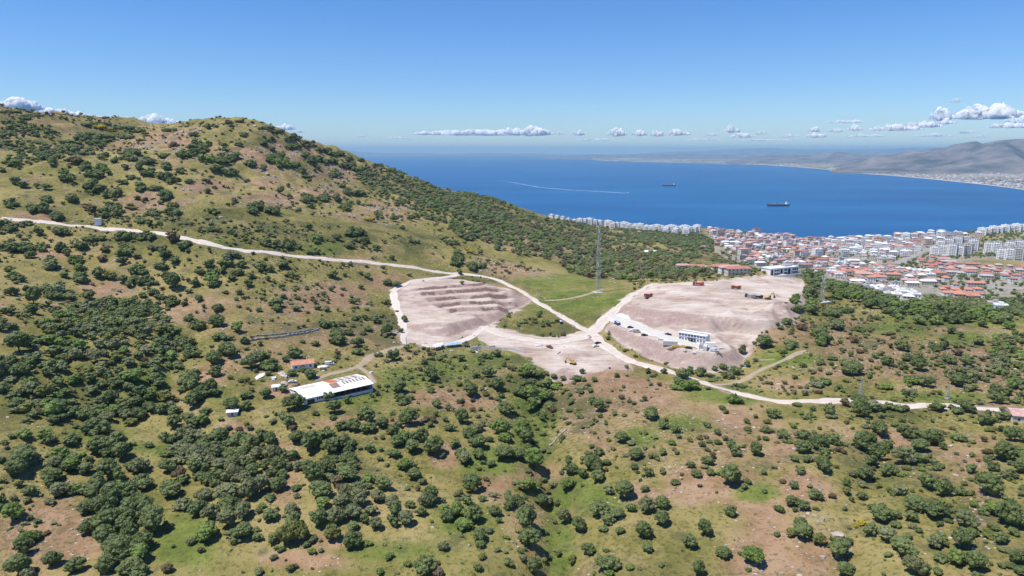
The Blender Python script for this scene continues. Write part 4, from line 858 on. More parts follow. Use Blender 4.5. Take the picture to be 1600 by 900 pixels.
T = [t for t in trees]
xy = np.array([(t[0], t[1]) for t in T]); wds = np.array([t[2] for t in T]); tz = height(xy[:, 0], xy[:, 1])
tpx, tpy = project(xy[:, 0], xy[:, 1], tz + wds * .4)
td = np.sqrt(xy[:, 0] ** 2 + xy[:, 1] ** 2 + (tz - CAMZ) ** 2); tsz = wds * FPX / td
# in sight: inside the frame and the crown top is not behind a hill
cx_, cy_, cz_ = xy[:, 0], xy[:, 1], tz + wds * .8
vis = (tpx > -10) & (tpx < 1610) & (tpy < 912) & (tpy > 100)
for t in np.linspace(0.05, 0.985, 160):
    vis &= (CAMZ + (cz_ - CAMZ) * t) > height(cx_ * t, cy_ * t) - 1.0
is_tree = wds >= 4.6
order = np.argsort(-tsz)
tree_ids = [i for i in order if vis[i] and is_tree[i]][:298]
shrub_ids = [i for i in order if vis[i] and not is_tree[i]][:296]
chosen = set(tree_ids) | set(shrub_ids)

# labels: look, then where it stands
MARKS = [('long white barn', 522, 608), ('red roofed farmhouse', 472, 573), ('terraced site', 715, 485), ('crossroads', 925, 523), ('site building', 1082, 530), ('lattice mast', 934, 456), ('yellow excavator', 895, 566),
         ('white water tank', 154, 347), ('bare bottom left field', 75, 835), ('big boulder', 1308, 835), ('rocky hilltop', 372, 192), ('bend in the right road', 1235, 627), ('yellow green thicket', 235, 600), ('stone field wall', 450, 525),
         ('right slope track', 1220, 566), ('brown field under the crossroads', 960, 600), ('bright green gully', 840, 630), ('right slope white stones', 1165, 665), ('bend in the hillside road', 345, 386), ('photo bottom centre', 800, 900),
         ('photo bottom left', 430, 900), ('photo bottom right', 1120, 900), ('bottom right corner', 1600, 900), ('right photo edge', 1600, 740), ('left photo edge', 0, 480), ('lower left photo edge', 0, 720), ('road fork above the terraces', 716, 428), ('red roof at right edge', 1592, 648), ('grey field strip', 700, 780), ('small white shed', 367, 648), ('grassy hump beyond the earthworks', 1440, 520), ('seaward slope', 760, 340)]
ORD = ['nearest', 'second nearest', 'third nearest', 'fourth nearest', 'fifth nearest', 'sixth nearest', 'seventh nearest', 'eighth nearest', 'ninth nearest', 'tenth nearest', 'eleventh nearest', 'twelfth nearest']
def where(px, py, marks=MARKS):
    m = min(marks, key=lambda q_: (q_[1] - px) ** 2 + ((q_[2] - py) * 1.5) ** 2)
    dx, dy = px - m[1], (py - m[2]) * 1.4
    side = ('left of' if dx < 0 else 'right of') if abs(dx) > abs(dy) else ('above' if dy < 0 else 'below')
    return m[0], side, math.hypot(dx, dy)
def label_all(items, noun, marks=MARKS, plural=None):
    """items: (key, look, px, py) -> {key: (label, group)} ; a shared label carries a shared group"""
    by = {}
    for key, look, px, py in items:
        mk, side, dd = where(px, py, marks); by.setdefault((look, mk, side), []).append((dd, key))
    out = {}
    for (look, mk, side), L in by.items():
        L.sort(key=lambda q_: q_[0])
        for k, (dd, key) in enumerate(L):
            if len(L) == 1: out[key] = (f'{look} {noun} {side} the {mk}', None)
            elif k < len(ORD): out[key] = (f'{look} {noun}, {ORD[k]} {side} the {mk}', None)
            else: out[key] = (f'{look} {noun} farther {side} the {mk}', f'{look} {plural or noun + "s"} farther {side} the {mk}')
    return out
LOOK = {'d': 'dark green', 'g': 'fresh green', 'y': 'yellow green', 'l': 'grey olive', 'b': 'brownish'}
def size_word(s): return 'big' if s > 34 else 'mid sized' if s > 22 else 'small'
lab = label_all([(i, size_word(tsz[i]) + ' ' + LOOK[T[i][3]], tpx[i], tpy[i]) for i in tree_ids], 'tree')
labs = label_all([(i, LOOK[T[i][3]], tpx[i], tpy[i]) for i in shrub_ids], 'bush', plural='bushes')

def trunk_mesh(seed):
    r = random.Random(seed); mb = MB()
    mb.tube((0, 0, -.03), (.01, .0, .22), .035, .026, 7)
    for k in range(4):
        a = k * 1.57 + r.uniform(-.4, .4); mb.tube((.01, 0, .2), (.2 * math.cos(a), .2 * math.sin(a), .42 + r.uniform(0, .1)), .02, .009, 5)
    return mesh_np('trunk', mb.v, mb.f, M_BARK)
TRUNKS = [trunk_mesh(i) for i in range(3)]
cm = {}
def crown_me(k, kind, shrub):
    if (k, kind, shrub) not in cm:
        V, F = (HIS if shrub else HI)[k]; V = V.copy()
        if not shrub: V[:, 2] += .06
        cm[(k, kind, shrub)] = mesh_np('crown', V, F, LEAF[kind])
    return cm[(k, kind, shrub)]
for i in tree_ids:
    x, y, wd, kd = T[i]; k = i % 9
    e = empty('oak_tree' if kd == 'd' else 'tree', (x, y, tz[i] - .1), random.uniform(0, 6.28), wd, lab[i][0], 'tree', lab[i][1] or 'trees on the hillside')
    c_ = link('crown', crown_me(k, kd, False), e); c_.scale = (random.uniform(.85, 1.15), random.uniform(.75, 1.05), random.uniform(.72, 1.12))
    link('trunk', TRUNKS[i % 3], e)
for i in shrub_ids:
    x, y, wd, kd = T[i]
    o = link('bush', crown_me(i % 6, kd, True), None, (x, y, tz[i] - .08), random.uniform(0, 6.28)); o.scale = (wd * random.uniform(.85, 1.2), wd * random.uniform(.7, 1.05), wd * random.uniform(.55, 1.0))
    tag(o, labs[i][0], 'bush', labs[i][1] or 'bushes on the hillside')
# yellow broom in flower
BR = [(737, 394, 12), (731, 390, 8), (710, 386, 8), (746, 397, 6), (580, 345, 14), (571, 342, 8), (1346, 818, 12), (1338, 822, 8), (160, 201, 14), (150, 199, 9), (172, 203, 9)]
bg = ground([b[0] for b in BR], [b[1] + 2 for b in BR])
bl = label_all([(i, 'yellow flowering broom', b[0], b[1]) for i, b in enumerate(BR)], 'bush', plural='bushes')
bmesh_me = [mesh_np('broom', *HIS[k], LEAF['Y']) for k in range(3)]
for i, (b, g_) in enumerate(zip(BR, bg)):
    if np.isnan(g_[0]): continue
    wd = b[2] * math.dist(g_, (0, 0, CAMZ)) / FPX
    o = link('broom_bush', bmesh_me[i % 3], None, g_ - np.array([0, 0, .1]), i * 1.3); o.scale = (wd, wd, wd * .8)
    tag(o, bl[i][0], 'bush', bl[i][1] or 'yellow broom bushes')

def mass(name, ids, label, extra=None):
    Vs, Fs, Ms, n = [], [], [], 0
    rows = [(T[i][0], T[i][1], T[i][2], T[i][3], tz[i], tsz[i]) for i in ids] + (extra or [])
    for x, y, wd, kd, z, s in rows:
        sx_ = random.uniform(.85, 1.2); lib = MID_ if s > 9.5 else LOW if s > 4 else TINY
        V, F = lib[random.randrange(8)]
        a = random.uniform(0, 6.283); ca, sa = math.cos(a) * wd, math.sin(a) * wd
        Vs.append(np.c_[V[:, 0] * ca * sx_ - V[:, 1] * sa / sx_ + x, V[:, 0] * sa * sx_ + V[:, 1] * ca / sx_ + y, V[:, 2] * wd * random.uniform(.6, 1.1) + z - .15])
        Fs.append(F + n); n += len(V); Ms.append(np.full(len(F), KEYS.index(kd)))
    if not Vs: return
    o = link(name, mesh_np(name, np.concatenate(Vs), np.concatenate(Fs), [LEAF[k] for k in KEYS], False, np.concatenate(Ms)))
    return tag(o, label, kind='stuff')
mass('woodland', [i for i in range(len(T)) if is_tree[i] and i not in chosen], 'dark green woods and far trees covering the slopes')
mass('scrub', [i for i in range(len(T)) if not is_tree[i] and i not in chosen], 'low green scrub dotted over the hillsides')
print('TREES', len(T), 'tall', int(is_tree.sum()), 'vis', int(vis.sum()))
# ------------------------------------------------------------------ paints and finishes
WHITE = plain('white painted wall', (0.83, 0.82, 0.80), 0.7, 0.07, 0.6)
CREAM = plain('cream render', (0.66, 0.60, 0.50), 0.8, 0.12, 0.6)
PALE = plain('pale grey render', (0.56, 0.55, 0.53), 0.8, 0.12, 0.6)
PINKW = plain('pinkish render', (0.62, 0.50, 0.44), 0.8, 0.12, 0.6)
ROOF_RED = plain('red clay tiles', (0.40, 0.185, 0.140), 0.85, 0.30, 0.9)
ROOF_ORANGE = plain('orange clay tiles', (0.52, 0.235, 0.150), 0.85, 0.26, 0.9)
ROOF_PINK = plain('weathered pink tiles', (0.50, 0.31, 0.27), 0.85, 0.25, 0.9)
ROOF_GREY = plain('grey flat roof', (0.40, 0.39, 0.38), 0.9, 0.2, 0.4)
ROOF_WHITE = plain('white corrugated sheet', (0.76, 0.77, 0.77), 0.5, 0.10, 0.35)
GLASS = plain('dark window glass', (0.035, 0.042, 0.050), 0.25, 0.3, 2)
CONCRETE = plain('raw concrete', (0.48, 0.46, 0.43), 0.9, 0.16, 0.8)
STEEL = plain('galvanised steel', (0.45, 0.46, 0.47), 0.45, 0.15, 2, 0.3)
GLASSG = plain('pale reflecting glass', (0.13, 0.15, 0.17), 0.2, 0.35, 1)
DARKM = plain('dark steel', (0.06, 0.06, 0.065), 0.6, 0.25, 2)
RUBBER = plain('tyre rubber', (0.03, 0.03, 0.03), 0.9, 0.2, 4)
RED = plain('red truck paint', (0.46, 0.065, 0.050), 0.6, 0.25, 1)
ORANGE = plain('orange truck paint', (0.50, 0.11, 0.055), 0.6, 0.25, 1)
YELLOW = plain('digger yellow paint', (0.50, 0.33, 0.08), 0.7, 0.25, 1)
BLUE = plain('blue paint', (0.035, 0.11, 0.36), 0.5, 0.18, 1)
CARW = plain('white car paint', (0.76, 0.76, 0.75), 0.3, 0.06, 2)
CARB = plain('black car paint', (0.025, 0.027, 0.030), 0.25, 0.2, 2)
CARS = plain('silver car paint', (0.42, 0.43, 0.44), 0.3, 0.08, 2, 0.3)
CARR = plain('dark red car paint', (0.16, 0.05, 0.04), 0.35, 0.2, 2)
RUST = plain('rusty orange sheet', (0.46, 0.15, 0.060), 0.85, 0.35, 0.5)
BROWN = plain('brown weathered sheet', (0.25, 0.17, 0.13), 0.9, 0.3, 0.7)
TARP = plain('pale blue tarpaulin', (0.34, 0.47, 0.56), 0.6, 0.25, 0.5)
PLAST = plain('white plastic sheeting', (0.72, 0.72, 0.72), 0.5, 0.12, 0.5)
STONE = plain('grey field stone', (0.30, 0.275, 0.25), 0.95, 0.40, 0.7)
STONEP = plain('pinkish pale stone', (0.44, 0.37, 0.33), 0.95, 0.32, 0.7)
WOOD = plain('weathered timber', (0.20, 0.15, 0.11), 0.9, 0.25, 3)

def yaw_of(a, b): return math.atan2(b[1] - a[1], b[0] - a[0])
def frame_px(p, q_, z=None):
    """front edge through two photo points: middle, heading, length"""
    g_ = ground([p[0], q_[0]], [p[1], q_[1]])
    a, b = g_[0], g_[1]
    return (a + b) / 2, yaw_of(a, b), float(np.hypot(b[0] - a[0], b[1] - a[1]))

# ------------------------------------------------------------------ vehicles
def wheel(r, wd, parent, loc):
    mb = MB(); mb.tube((0, -wd / 2, 0), (0, wd / 2, 0), r, r, 12)
    o = mb.build('wheel', RUBBER, parent, loc)
    h = MB(); h.tube((0, -wd / 2 - .02, 0), (0, wd / 2 + .02, 0), r * .5, r * .5, 10); h.build('rim', STEEL, o)
def car(px, py, rz, paint, label, kind='car', group=None):
    g_ = at(px, py); e = empty('parked_' + kind, g_ + Vector((0, 0, .12)), rz, 1, label, kind, group)
    L = 4.4 if kind == 'car' else 5.2
    b = MB(); h = L / 2
    b.prism([(-h, .35), (h, .35), (h + .05, .62), (h - .1, .86), (.32 * L, .95), (-h + .1, .98), (-h - .03, .7)], -.88, .88); b.build('body', paint, e)
    c = MB()
    if kind == 'pickup':
        c.prism([(-.05 * L, .94), (.26 * L, .94), (.14 * L, 1.66), (-.03 * L, 1.68)], -.78, .78); c.build('cabin', paint, e)
        t = MB(); t.box(-h + .12, -.08 * L, -.70, .70, .90, 1.0); t.build('cargo_bed', DARKM, e)
        wx = [(-.02 * L, .2 * L)]
    elif kind == 'van':
        c.prism([(-h + .05, .9), (.36 * L, .9), (.22 * L, 2.0), (-h + .1, 2.05)], -.86, .86); c.build('cabin', paint, e); wx = [(.0, .26 * L)]
    else:
        c.prism([(-.40 * L, .93), (.24 * L, .93), (.10 * L, 1.42), (-.28 * L, 1.44)], -.74, .74); c.build('cabin', paint, e); wx = [(-.26 * L, .12 * L)]
    w_ = MB()
    for x0, x1 in wx:
        for s in (-1, 1):
            y = s * (.875 if kind == 'van' else .79 if kind == 'pickup' else .755)
            w_.box(x0, x1, min(y, y - s * .03), max(y, y - s * .03), 1.02 if kind != 'van' else 1.3, 1.36 if kind != 'van' else 1.8)
    fx = .26 * L if kind != 'van' else .34 * L
    w_.build('side_window', GLASS, e)
    ws = MB(); top = 1.38 if kind != 'van' else 1.9
    ws.add([(.245 * L if kind == 'car' else .265 * L if kind == 'pickup' else .36 * L, -.66, .99), (.245 * L if kind == 'car' else .265 * L if kind == 'pickup' else .36 * L, .66, .99), (.125 * L if kind == 'car' else .155 * L if kind == 'pickup' else .245 * L, .6, top), (.125 * L if kind == 'car' else .155 * L if kind == 'pickup' else .245 * L, -.6, top)], [(0, 1, 2, 3)])
    ws.build('windscreen', GLASS, e)
    for sx in (-.31, .31):
        for sy in (-.82, .82): wheel(.34, .22, e, (sx * L, sy, .34))
    for sy in (-.62, .62):
        hl = MB(); hl.box(h - .02, h + .07, sy - .16, sy + .16, .62, .78); hl.build('headlight', CARW, e)
    return e
def dump_truck(px, py, rz, paint, label, bedpaint=None, scale=1.0, group=None):
    g_ = at(px, py); e = empty('dump_truck', g_ + Vector((0, 0, .1)), rz, scale, label, 'truck', group)
    f = MB(); f.box(-4.0, 4.0, -.5, .5, .75, 1.05); f.box(3.6, 4.1, -1.2, 1.2, .55, .95); f.build('chassis', DARKM, e)
    c = MB(); c.prism([(2.2, 1.05), (4.0, 1.05), (4.0, 1.9), (3.75, 3.0), (2.2, 3.05)], -1.2, 1.2); cb = c.build('cab', paint, e)
    g2 = MB(); g2.add([(4.02, -1.05, 1.95), (4.02, 1.05, 1.95), (3.79, 1.0, 2.85), (3.79, -1.0, 2.85)], [(0, 1, 2, 3)]); g2.build('windscreen', GLASS, cb)
    g3 = MB()
    for s in (-1.215, 1.215): g3.box(2.7, 3.6, s - .01, s + .01, 1.95, 2.75)
    g3.build('side_window', GLASS, cb)
    b = MB()
    b.box(-4.0, 1.95, -1.25, 1.25, 1.15, 1.3)
    for s in (-1, 1): b.box(-4.0, 1.95, min(s * 1.25, s * 1.15), max(s * 1.25, s * 1.15), 1.3, 2.75)
    b.box(1.83, 1.95, -1.15, 1.15, 1.3, 3.0); b.box(-4.0, -3.9, -1.15, 1.15, 1.3, 2.5)
    for k in range(5):
        for s in (-1.3, 1.3): b.box(-3.6 + k * 1.25, -3.48 + k * 1.25, s - .06, s + .06, 1.2, 2.7)
    bd = b.build('dump_bed', bedpaint or paint, e)
    l = MB(); l.add([(-3.85, -1.12, 2.2), (1.8, -1.12, 2.3), (1.8, 1.12, 2.3), (-3.85, 1.12, 2.2), (-1.2, 0, 3.0), (.5, .1, 2.95)], [(0, 1, 5, 4), (1, 2, 5), (2, 3, 4, 5), (3, 0, 4)]); l.build('load', M_HAUL, bd)
    for x in (3.0, -1.6, -3.0):
        for s in (-1.05, 1.05): wheel(.52, .4, e, (x, s, .52))
    return e
def excavator(px, py, rz, label, paint=YELLOW, scale=1.0):
    g_ = at(px, py); e = empty('excavator', g_ + Vector((0, 0, .05)), rz, scale, label, 'excavator')
    for s in (-1.15, 1.15):
        t = MB(); t.prism([(-2.0, .15), (-1.7, 0), (1.7, 0), (2.0, .15), (2.15, .5), (1.8, .9), (-1.8, .9), (-2.15, .5)], s - .3, s + .3); t.build('track', RUBBER, e)
    c = MB(); c.box(-.9, .9, -.85, .85, .55, 1.05); c.build('undercarriage', DARKM, e)
    b = MB(); b.prism([(-2.4, 1.1), (1.2, 1.1), (1.2, 1.5), (.3, 1.9), (-2.2, 2.1), (-2.5, 1.8)], -1.3, 1.3); b.build('body', paint, e)
    cb = MB(); cb.prism([(.0, 1.52), (1.5, 1.3), (1.5, 2.2), (1.1, 3.0), (-.2, 3.0)], -1.31, -.3); k = cb.build('cab', paint, e)
    w_ = MB(); w_.box(.15, 1.2, -1.33, -1.315, 2.0, 2.8); w_.add([(1.52, -1.2, 1.6), (1.52, -.4, 1.6), (1.52, -.4, 2.2), (1.13, -.4, 2.92), (1.13, -1.2, 2.92), (1.52, -1.2, 2.2)], [(0, 1, 2, 5), (5, 2, 3, 4)]); w_.build('window', GLASS, k)
    bm_ = MB(); bm_.prism([(.9, 1.6), (3.0, 4.3), (5.0, 4.5), (5.1, 4.1), (3.3, 3.8), (1.5, 1.4)], .0, .5); bm_.build('boom', paint, e)
    a = MB(); a.prism([(4.7, 4.7), (5.2, 4.6), (6.1, 1.8), (5.7, 1.6)], .05, .45); a.build('arm', paint, e)
    u = MB(); u.prism([(5.5, 1.8), (6.3, 1.9), (6.5, 1.0), (5.9, .4), (5.2, .6), (5.6, 1.1)], -.35, .85); u.build('bucket', DARKM, e)
    return e
def container(px, py, rz, paint, label, L=6.1, H=2.6, name='shipping_container', cat='container'):
    g_ = at(px, py); e = empty(name, g_ + Vector((0, 0, .1)), rz, 1, label, cat)
    b = MB(); b.box(-L / 2, L / 2, -1.2, 1.2, 0, H)
    n_ = int(L / .4)
    for k in range(n_):
        x = -L / 2 + .15 + k * .4
        for s in (-1.225, 1.225): b.box(x, x + .2, s - .025, s + .025, .15, H - .15)
    b.build('body', paint, e)
    d = MB(); d.box(L / 2, L / 2 + .05, -1.1, -.02, .1, H - .1); d.box(L / 2, L / 2 + .05, .02, 1.1, .1, H - .1); d.build('door', paint, e)
    return e

car(920.5, 527, 1.9, CARW, 'white pickup waiting in the middle of the crossroads', 'pickup')
car(934.5, 537.5, .35, CARB, 'black car parked on the bare earth below the crossroads')
car(930.5, 542, .5, CARW, 'white car parked in front of the black one below the crossroads')
car(858.5, 543.5, -.9, CARR, 'dark red pickup alone on the earth left of the crossroads', 'pickup')
excavator(895, 569, 2.6, 'yellow excavator digging in the pit below the crossroads', scale=.82)
dump_truck(1091, 446.5, 2.9, RED, 'red dump truck near the back rim of the upper earthworks', scale=1.15)
dump_truck(1150, 451.5, 3.3, ORANGE, 'orange dump truck beside the dark ditch on the upper earthworks', scale=1.0)
dump_truck(1013, 464, 3.7, RED, 'red dump truck at the upper left corner of the earthworks', scale=.95)
dump_truck(1172, 465, 2.9, DARKM, 'dark lorry in the row of machines beside the spoil heap', CARS, 1.0)
dump_truck(1184, 466.5, 3.2, CARS, 'grey lorry in the middle of the machines beside the spoil heap', DARKM, .95)
excavator(1200, 468, .4, 'low yellow digger at the end of the machine row', YELLOW, 1.1)
dump_truck(964, 507.5, 1.9, CARW, 'white lorry with a blue load bed at the start of the white lane', BLUE, .85)
dump_truck(876, 505, 1.7, BLUE, 'blue lorry under the roadside trees by the garden plot', BLUE, .75)
car(985, 513, -.45, CARB, 'dark green jeep at the head of the parked row on the white lane')
car(987, 518.5, -.2, CARW, 'white car below the dark jeep on the white lane')
car(995, 519.5, -.2, CARS, 'silver van parked third along the white lane', 'van')
car(1007, 525, -.2, CARB, 'black car at the lower end of the parked row')
car(1044, 524, -.2, CARB, 'black car alone in the middle of the white lane')
car(1076, 545, -.2, CARB, 'black car standing under the yellow stack')
car(1116, 549, -.2, CARW, 'white van at the far end of the white yard', 'van')
car(457, 598, .3, CARW, 'white car among the trees behind the long barn')
car(515, 570, .2, CARW, 'white van right of the red roofed farmhouse', 'van')
# ------------------------------------------------------------------ site building and its yard
def window_on(mb, x, z, w_, h, y=-.03): mb.box(x - w_ / 2, x + w_ / 2, y, y + .02, z, z + h)
def site_building():
    m_, rz, L = frame_px((1060, 530), (1102, 538)); D, H = 8.0, 5.0
    e = empty('site_building', Vector(m_) + Vector((0, 0, -.3)), rz, 1, 'white two storey site building with rows of small windows', 'building')
    b = MB(); b.box(-L / 2, L / 2, 0, D, 0, H + .3); b.build('wall', WHITE, e)
    r = MB(); r.prism([(-L / 2 - .5, H + .302), (L / 2 + .5, H + .302), (L / 2 + .5, H + .42), (-L / 2 - .5, H + .42)], -.6, D + .6)
    ro = r.build('roof', ROOF_WHITE, e)
    p = MB(); p.prism([(-L / 2 - .3, H + .425), (L / 2 + .3, H + .425), (L / 2 + .3, H + 1.0), (-L / 2 - .3, H + 1.0)], D * .45, D * .55); p.build('ridge_cap', STEEL, ro)
    n_ = 9
    for fl in (1.0, 3.5):
        for k in range(n_):
            x = -L / 2 + (k + .5) * L / n_
            if fl < 2 and k == 4: continue
            f = MB(); window_on(f, x, fl - .1, 1.3, 1.5, -.06); fo = f.build('window', PALE, e)
            g_ = MB(); window_on(g_, x, fl, 1.05, 1.3, -.09); g_.build('pane', GLASSG, fo)
    d = MB(); d.box(-.7, .7, -.08, -.01, .3, 2.4); d.build('door', DARKM, e)
    s = MB(); s.box(-L / 2, L / 2, -.12, -.005, 2.75, 2.95); s.build('floor_band', BLUE, e)
    a = MB(); a.box(-2.5, 2.5, -1.6, -.1, 2.5, 2.65); a.build('canopy', DARKM, e)
    for k in range(4):
        q_ = MB(); x = -L / 2 + 1.2 + k * L / 4; q_.box(x, x + .8, -.35, -.07, 2.35, 2.72); q_.build('air_conditioner', CARS, e)
site_building()
container(1047, 539.5, -.2, PALE, 'long grey cabin on the edge of the white yard', 9.0, 2.8, 'site_cabin', 'cabin')
g_ = at(1064, 543); mb = MB()
for k in range(4):
    for j in range(2): mb.box(-5.5 + k * 2.8, -3.0 + k * 2.8, -1 + j * 1.1, 0 + j * 1.1, 0, 1.1 + .3 * ((k + j) % 2))
tag(mb.build('panel_stack', YELLOW, None, g_, -.2), 'yellow stack of boards along the edge of the white yard', 'stack')
container(1096, 544.5, 1.2, CARS, 'white container standing end on before the site building', 6.1, 2.7)
container(1102, 546, 1.2, PALE, 'grey container standing end on, nearest the yard corner', 6.1, 2.6)
container(1110, 541, -.2, WHITE, 'white container behind the two at the yard corner', 6.1, 2.5)
# ------------------------------------------------------------------ long barn
def barn():
    m_, rz, L = frame_px((476, 633), (583, 612)); D, H = 19.0, 3.9
    z0 = min(m_[2], float(height(*(np.array(m_[:2])))) ) - 1.2
    e = empty('barn', (m_[0], m_[1], z0), rz, 1, 'long barn with a white sheet roof, rusty panels and a dark open front', 'barn'); H += 1.2
    def roofz(y): return H + (1.5 - abs(y - D / 2) * 1.5 / (D / 2 + .6))
    b = MB(); wl = .3
    b.box(-L / 2, L / 2, D - wl, D, 0, H - .05); b.box(-L / 2, -L / 2 + wl, .002, D - wl, 0, H - .05); b.box(L / 2 - wl, L / 2, .002, D - wl, 0, H - .05)
    b.box(-L / 2 + wl, -L * .17, 0, wl, 0, H - .05); b.box(-L * .17, L / 2 - wl, 0, wl, 0, 2.2); b.build('wall', WHITE, e)
    for y0, y1 in ((-.6, D / 2), (D / 2, D + .6)):
        r = MB(); n_ = int(L / 1.1)
        for k in range(n_):
            x0 = -L / 2 - .4 + k * (L + .8) / n_; x1 = x0 + (L + .8) / n_; lift = .04 * (k % 2)
            V = [(x0, y0, roofz(y0) + lift), (x1, y0, roofz(y0) + lift), (x1, y1, roofz(y1) + lift), (x0, y1, roofz(y1) + lift)]
            V += [(p[0], p[1], p[2] - .12) for p in V]
            r.add(V, [(0, 1, 2, 3), (7, 6, 5, 4), (0, 4, 5, 1), (2, 6, 7, 3), (1, 5, 6, 2), (3, 7, 4, 0)])
        r.build('roof', ROOF_WHITE, e)
    def sheet(x0, x1, y0, y1, m, name):
        p = MB(); p.add([(x0, y0, roofz(y0) + .09), (x1, y0, roofz(y0) + .09), (x1, y1, roofz(y1) + .09), (x0, y1, roofz(y1) + .09), (x0, y0, roofz(y0) + .06), (x1, y0, roofz(y0) + .06), (x1, y1, roofz(y1) + .06), (x0, y1, roofz(y1) + .06)], [(0, 1, 2, 3), (0, 4, 5, 1), (1, 5, 6, 2), (2, 6, 7, 3), (3, 7, 4, 0)])
        p.build(name, m, e)
    sheet(-L * .02, L * .09, D * .52, D + .3, RUST, 'rusty_panel'); sheet(-L * .05, L * .07, D * .2, D * .49, BROWN, 'brown_panel'); sheet(L * .095, L * .12, D * .52, D + .3, RUST, 'rusty_panel')
    for k in range(7):
        x = L * (.14 + k * .05); sheet(x, x + 1.0, D * .30, D * .49, BROWN, 'brown_panel'); sheet(x - .6, x + .8, D * .53, D * .98, BROWN if k % 2 else CONCRETE, 'patched_panel')
    sheet(-L * .40, -L * .20, D * .56, D * .82, CONCRETE, 'grey_panel')
    for k in range(9):
        p = MB(); x = -L * .17 + .2 + k * (L * .67 - .6) / 8; p.box(x - .1, x + .1, .05, .25, 2.2, H - .06); p.build('post', WOOD, e)
    f = MB(); f.box(-L * .46, -L * .36, -.06, -.005, 1.2, 4.2); f.build('door', DARKM, e)
    for k in range(5):
        w_ = MB(); x = -L * .33 + k * L * .032; w_.box(x, x + .8, -.05, -.005, 3.3, 4.4); w_.build('window', GLASS, e)
    i = MB(); i.box(-L / 2 + .5, L / 2 - .5, 1.0, D - 1, .9, 1.25); i.build('floor', WOOD, e)
barn()
def small_house(p, q_, D, H, roof_m, wall_m, label, name='house', cat='house', rise=1.6, hip=False, nwin=3, sink=.4):
    m_, rz, L = frame_px(p, q_)
    e = empty(name, Vector(m_) + Vector((0, 0, -sink)), rz, 1, label, cat); H += sink
    b = MB(); b.box(-L / 2, L / 2, 0, D, 0, H)
    if not hip:
        for x in (-L / 2, L / 2): b.add([(x, 0, H), (x, D, H), (x, D / 2, H + rise - .1)], [(0, 1, 2)])
    b.build('wall', wall_m, e)
    o = .5; r = MB(); h0, h1 = H + .02, H + rise
    ins = D / 2 if hip else -o
    A_ = [(-L / 2 - o, -o, h0), (L / 2 + o, -o, h0), (L / 2 + o, D + o, h0), (-L / 2 - o, D + o, h0), (-L / 2 + ins, D / 2, h1), (L / 2 - ins, D / 2, h1)]
    r.add(A_, [(0, 1, 5, 4), (1, 2, 5), (2, 3, 4, 5), (3, 0, 4), (3, 2, 1, 0)])
    ro = r.build('roof', roof_m, e)
    c = MB(); c.box(L * .2, L * .2 + .6, D * .6, D * .6 + .6, h0 + .3, h1 + .5); c.build('chimney', PALE, ro)
    for k in range(nwin):
        x = -L / 2 + (k + .5) * L / nwin; w_ = MB()
        if k == nwin // 2: w_.box(x - .45, x + .45, -.05, -.005, sink, sink + 2); w_.build('door', WOOD, e)
        else: w_.box(x - .5, x + .5, -.05, -.005, sink + .9, sink + 2); w_.build('window', GLASS, e)
    return e
small_house((457, 578), (491, 575), 7, 2.8, ROOF_ORANGE, WHITE, 'low farmhouse with an orange red roof among dark trees', 'farmhouse', 'house')
small_house((355, 652), (371, 650), 4, 2.3, ROOF_WHITE, PALE, 'small white roofed shed left of the barn', 'shed', 'shed', .5, nwin=1)
small_house((426, 612), (438, 611), 4, 2.4, PLAST, WHITE, 'small white hut beside the trees above the barn corner', 'hut', 'hut', .5, nwin=1)
small_house((1582, 660), (1640, 664), 9, 3.2, ROOF_PINK, CREAM, 'house with a pinkish roof cut by the right edge', 'house', 'house', 1.8)
def low_pile(name, px, py, rx, ry, h, m, label, cat, seed=1):
    g_ = at(px, py); iv, fi = ICO[2]; r = np.random.default_rng(seed)
    V = iv * np.array([rx, ry, h]) * (1 + r.normal(0, .13, len(iv)))[:, None]; V[:, 2] = np.maximum(V[:, 2], -.2)
    return tag(link(name, mesh_np(name, V, fi, m), None, g_, seed * .7), label, cat)
low_pile('rubble_pile', 408, 588, 6, 2.2, 1.0, PLAST, 'white rubble heap below the big farm trees', 'rubble', 2)
low_pile('rubble_pile', 441, 585, 4, 2.0, 1.2, STONEP, 'pinkish rubble heap left of the farmhouse', 'rubble', 3)
low_pile('tarp', 520, 595, 4.2, 1.8, .8, BLUE, 'bright blue tarpaulin behind the barn roof', 'tarp', 4)
low_pile('plastic_sheet', 505, 573, 3.6, 2.2, .9, PLAST, 'white plastic sheet in the farm garden', 'sheet', 5)
low_pile('feed_sack', 580, 583, 1.5, .9, 1.2, PLAST, 'white sack alone in the field right of the barn', 'sack', 6)
low_pile('debris_heap', 443, 602, 5, 2.6, 1.4, STONEP, 'pale debris heap above the barn left corner', 'debris', 7)
# white water tank beside the hillside road
g_ = at(154, 351); e = empty('water_tank', g_, -1.2, 1.15, 'white box shaped water tank above the hillside road', 'tank')
mb = MB(); mb.box(-2.4, 2.4, -2.0, 2.0, -.4, 4.2); mb.build('tank_body', WHITE, e); mb = MB(); mb.box(-2.6, 2.6, -2.2, 2.2, 4.202, 4.45); mb.build('lid', CONCRETE, e)
mb = MB(); mb.box(-.5, .5, -2.08, -2.005, 0, 1.9); mb.build('door', STEEL, e)
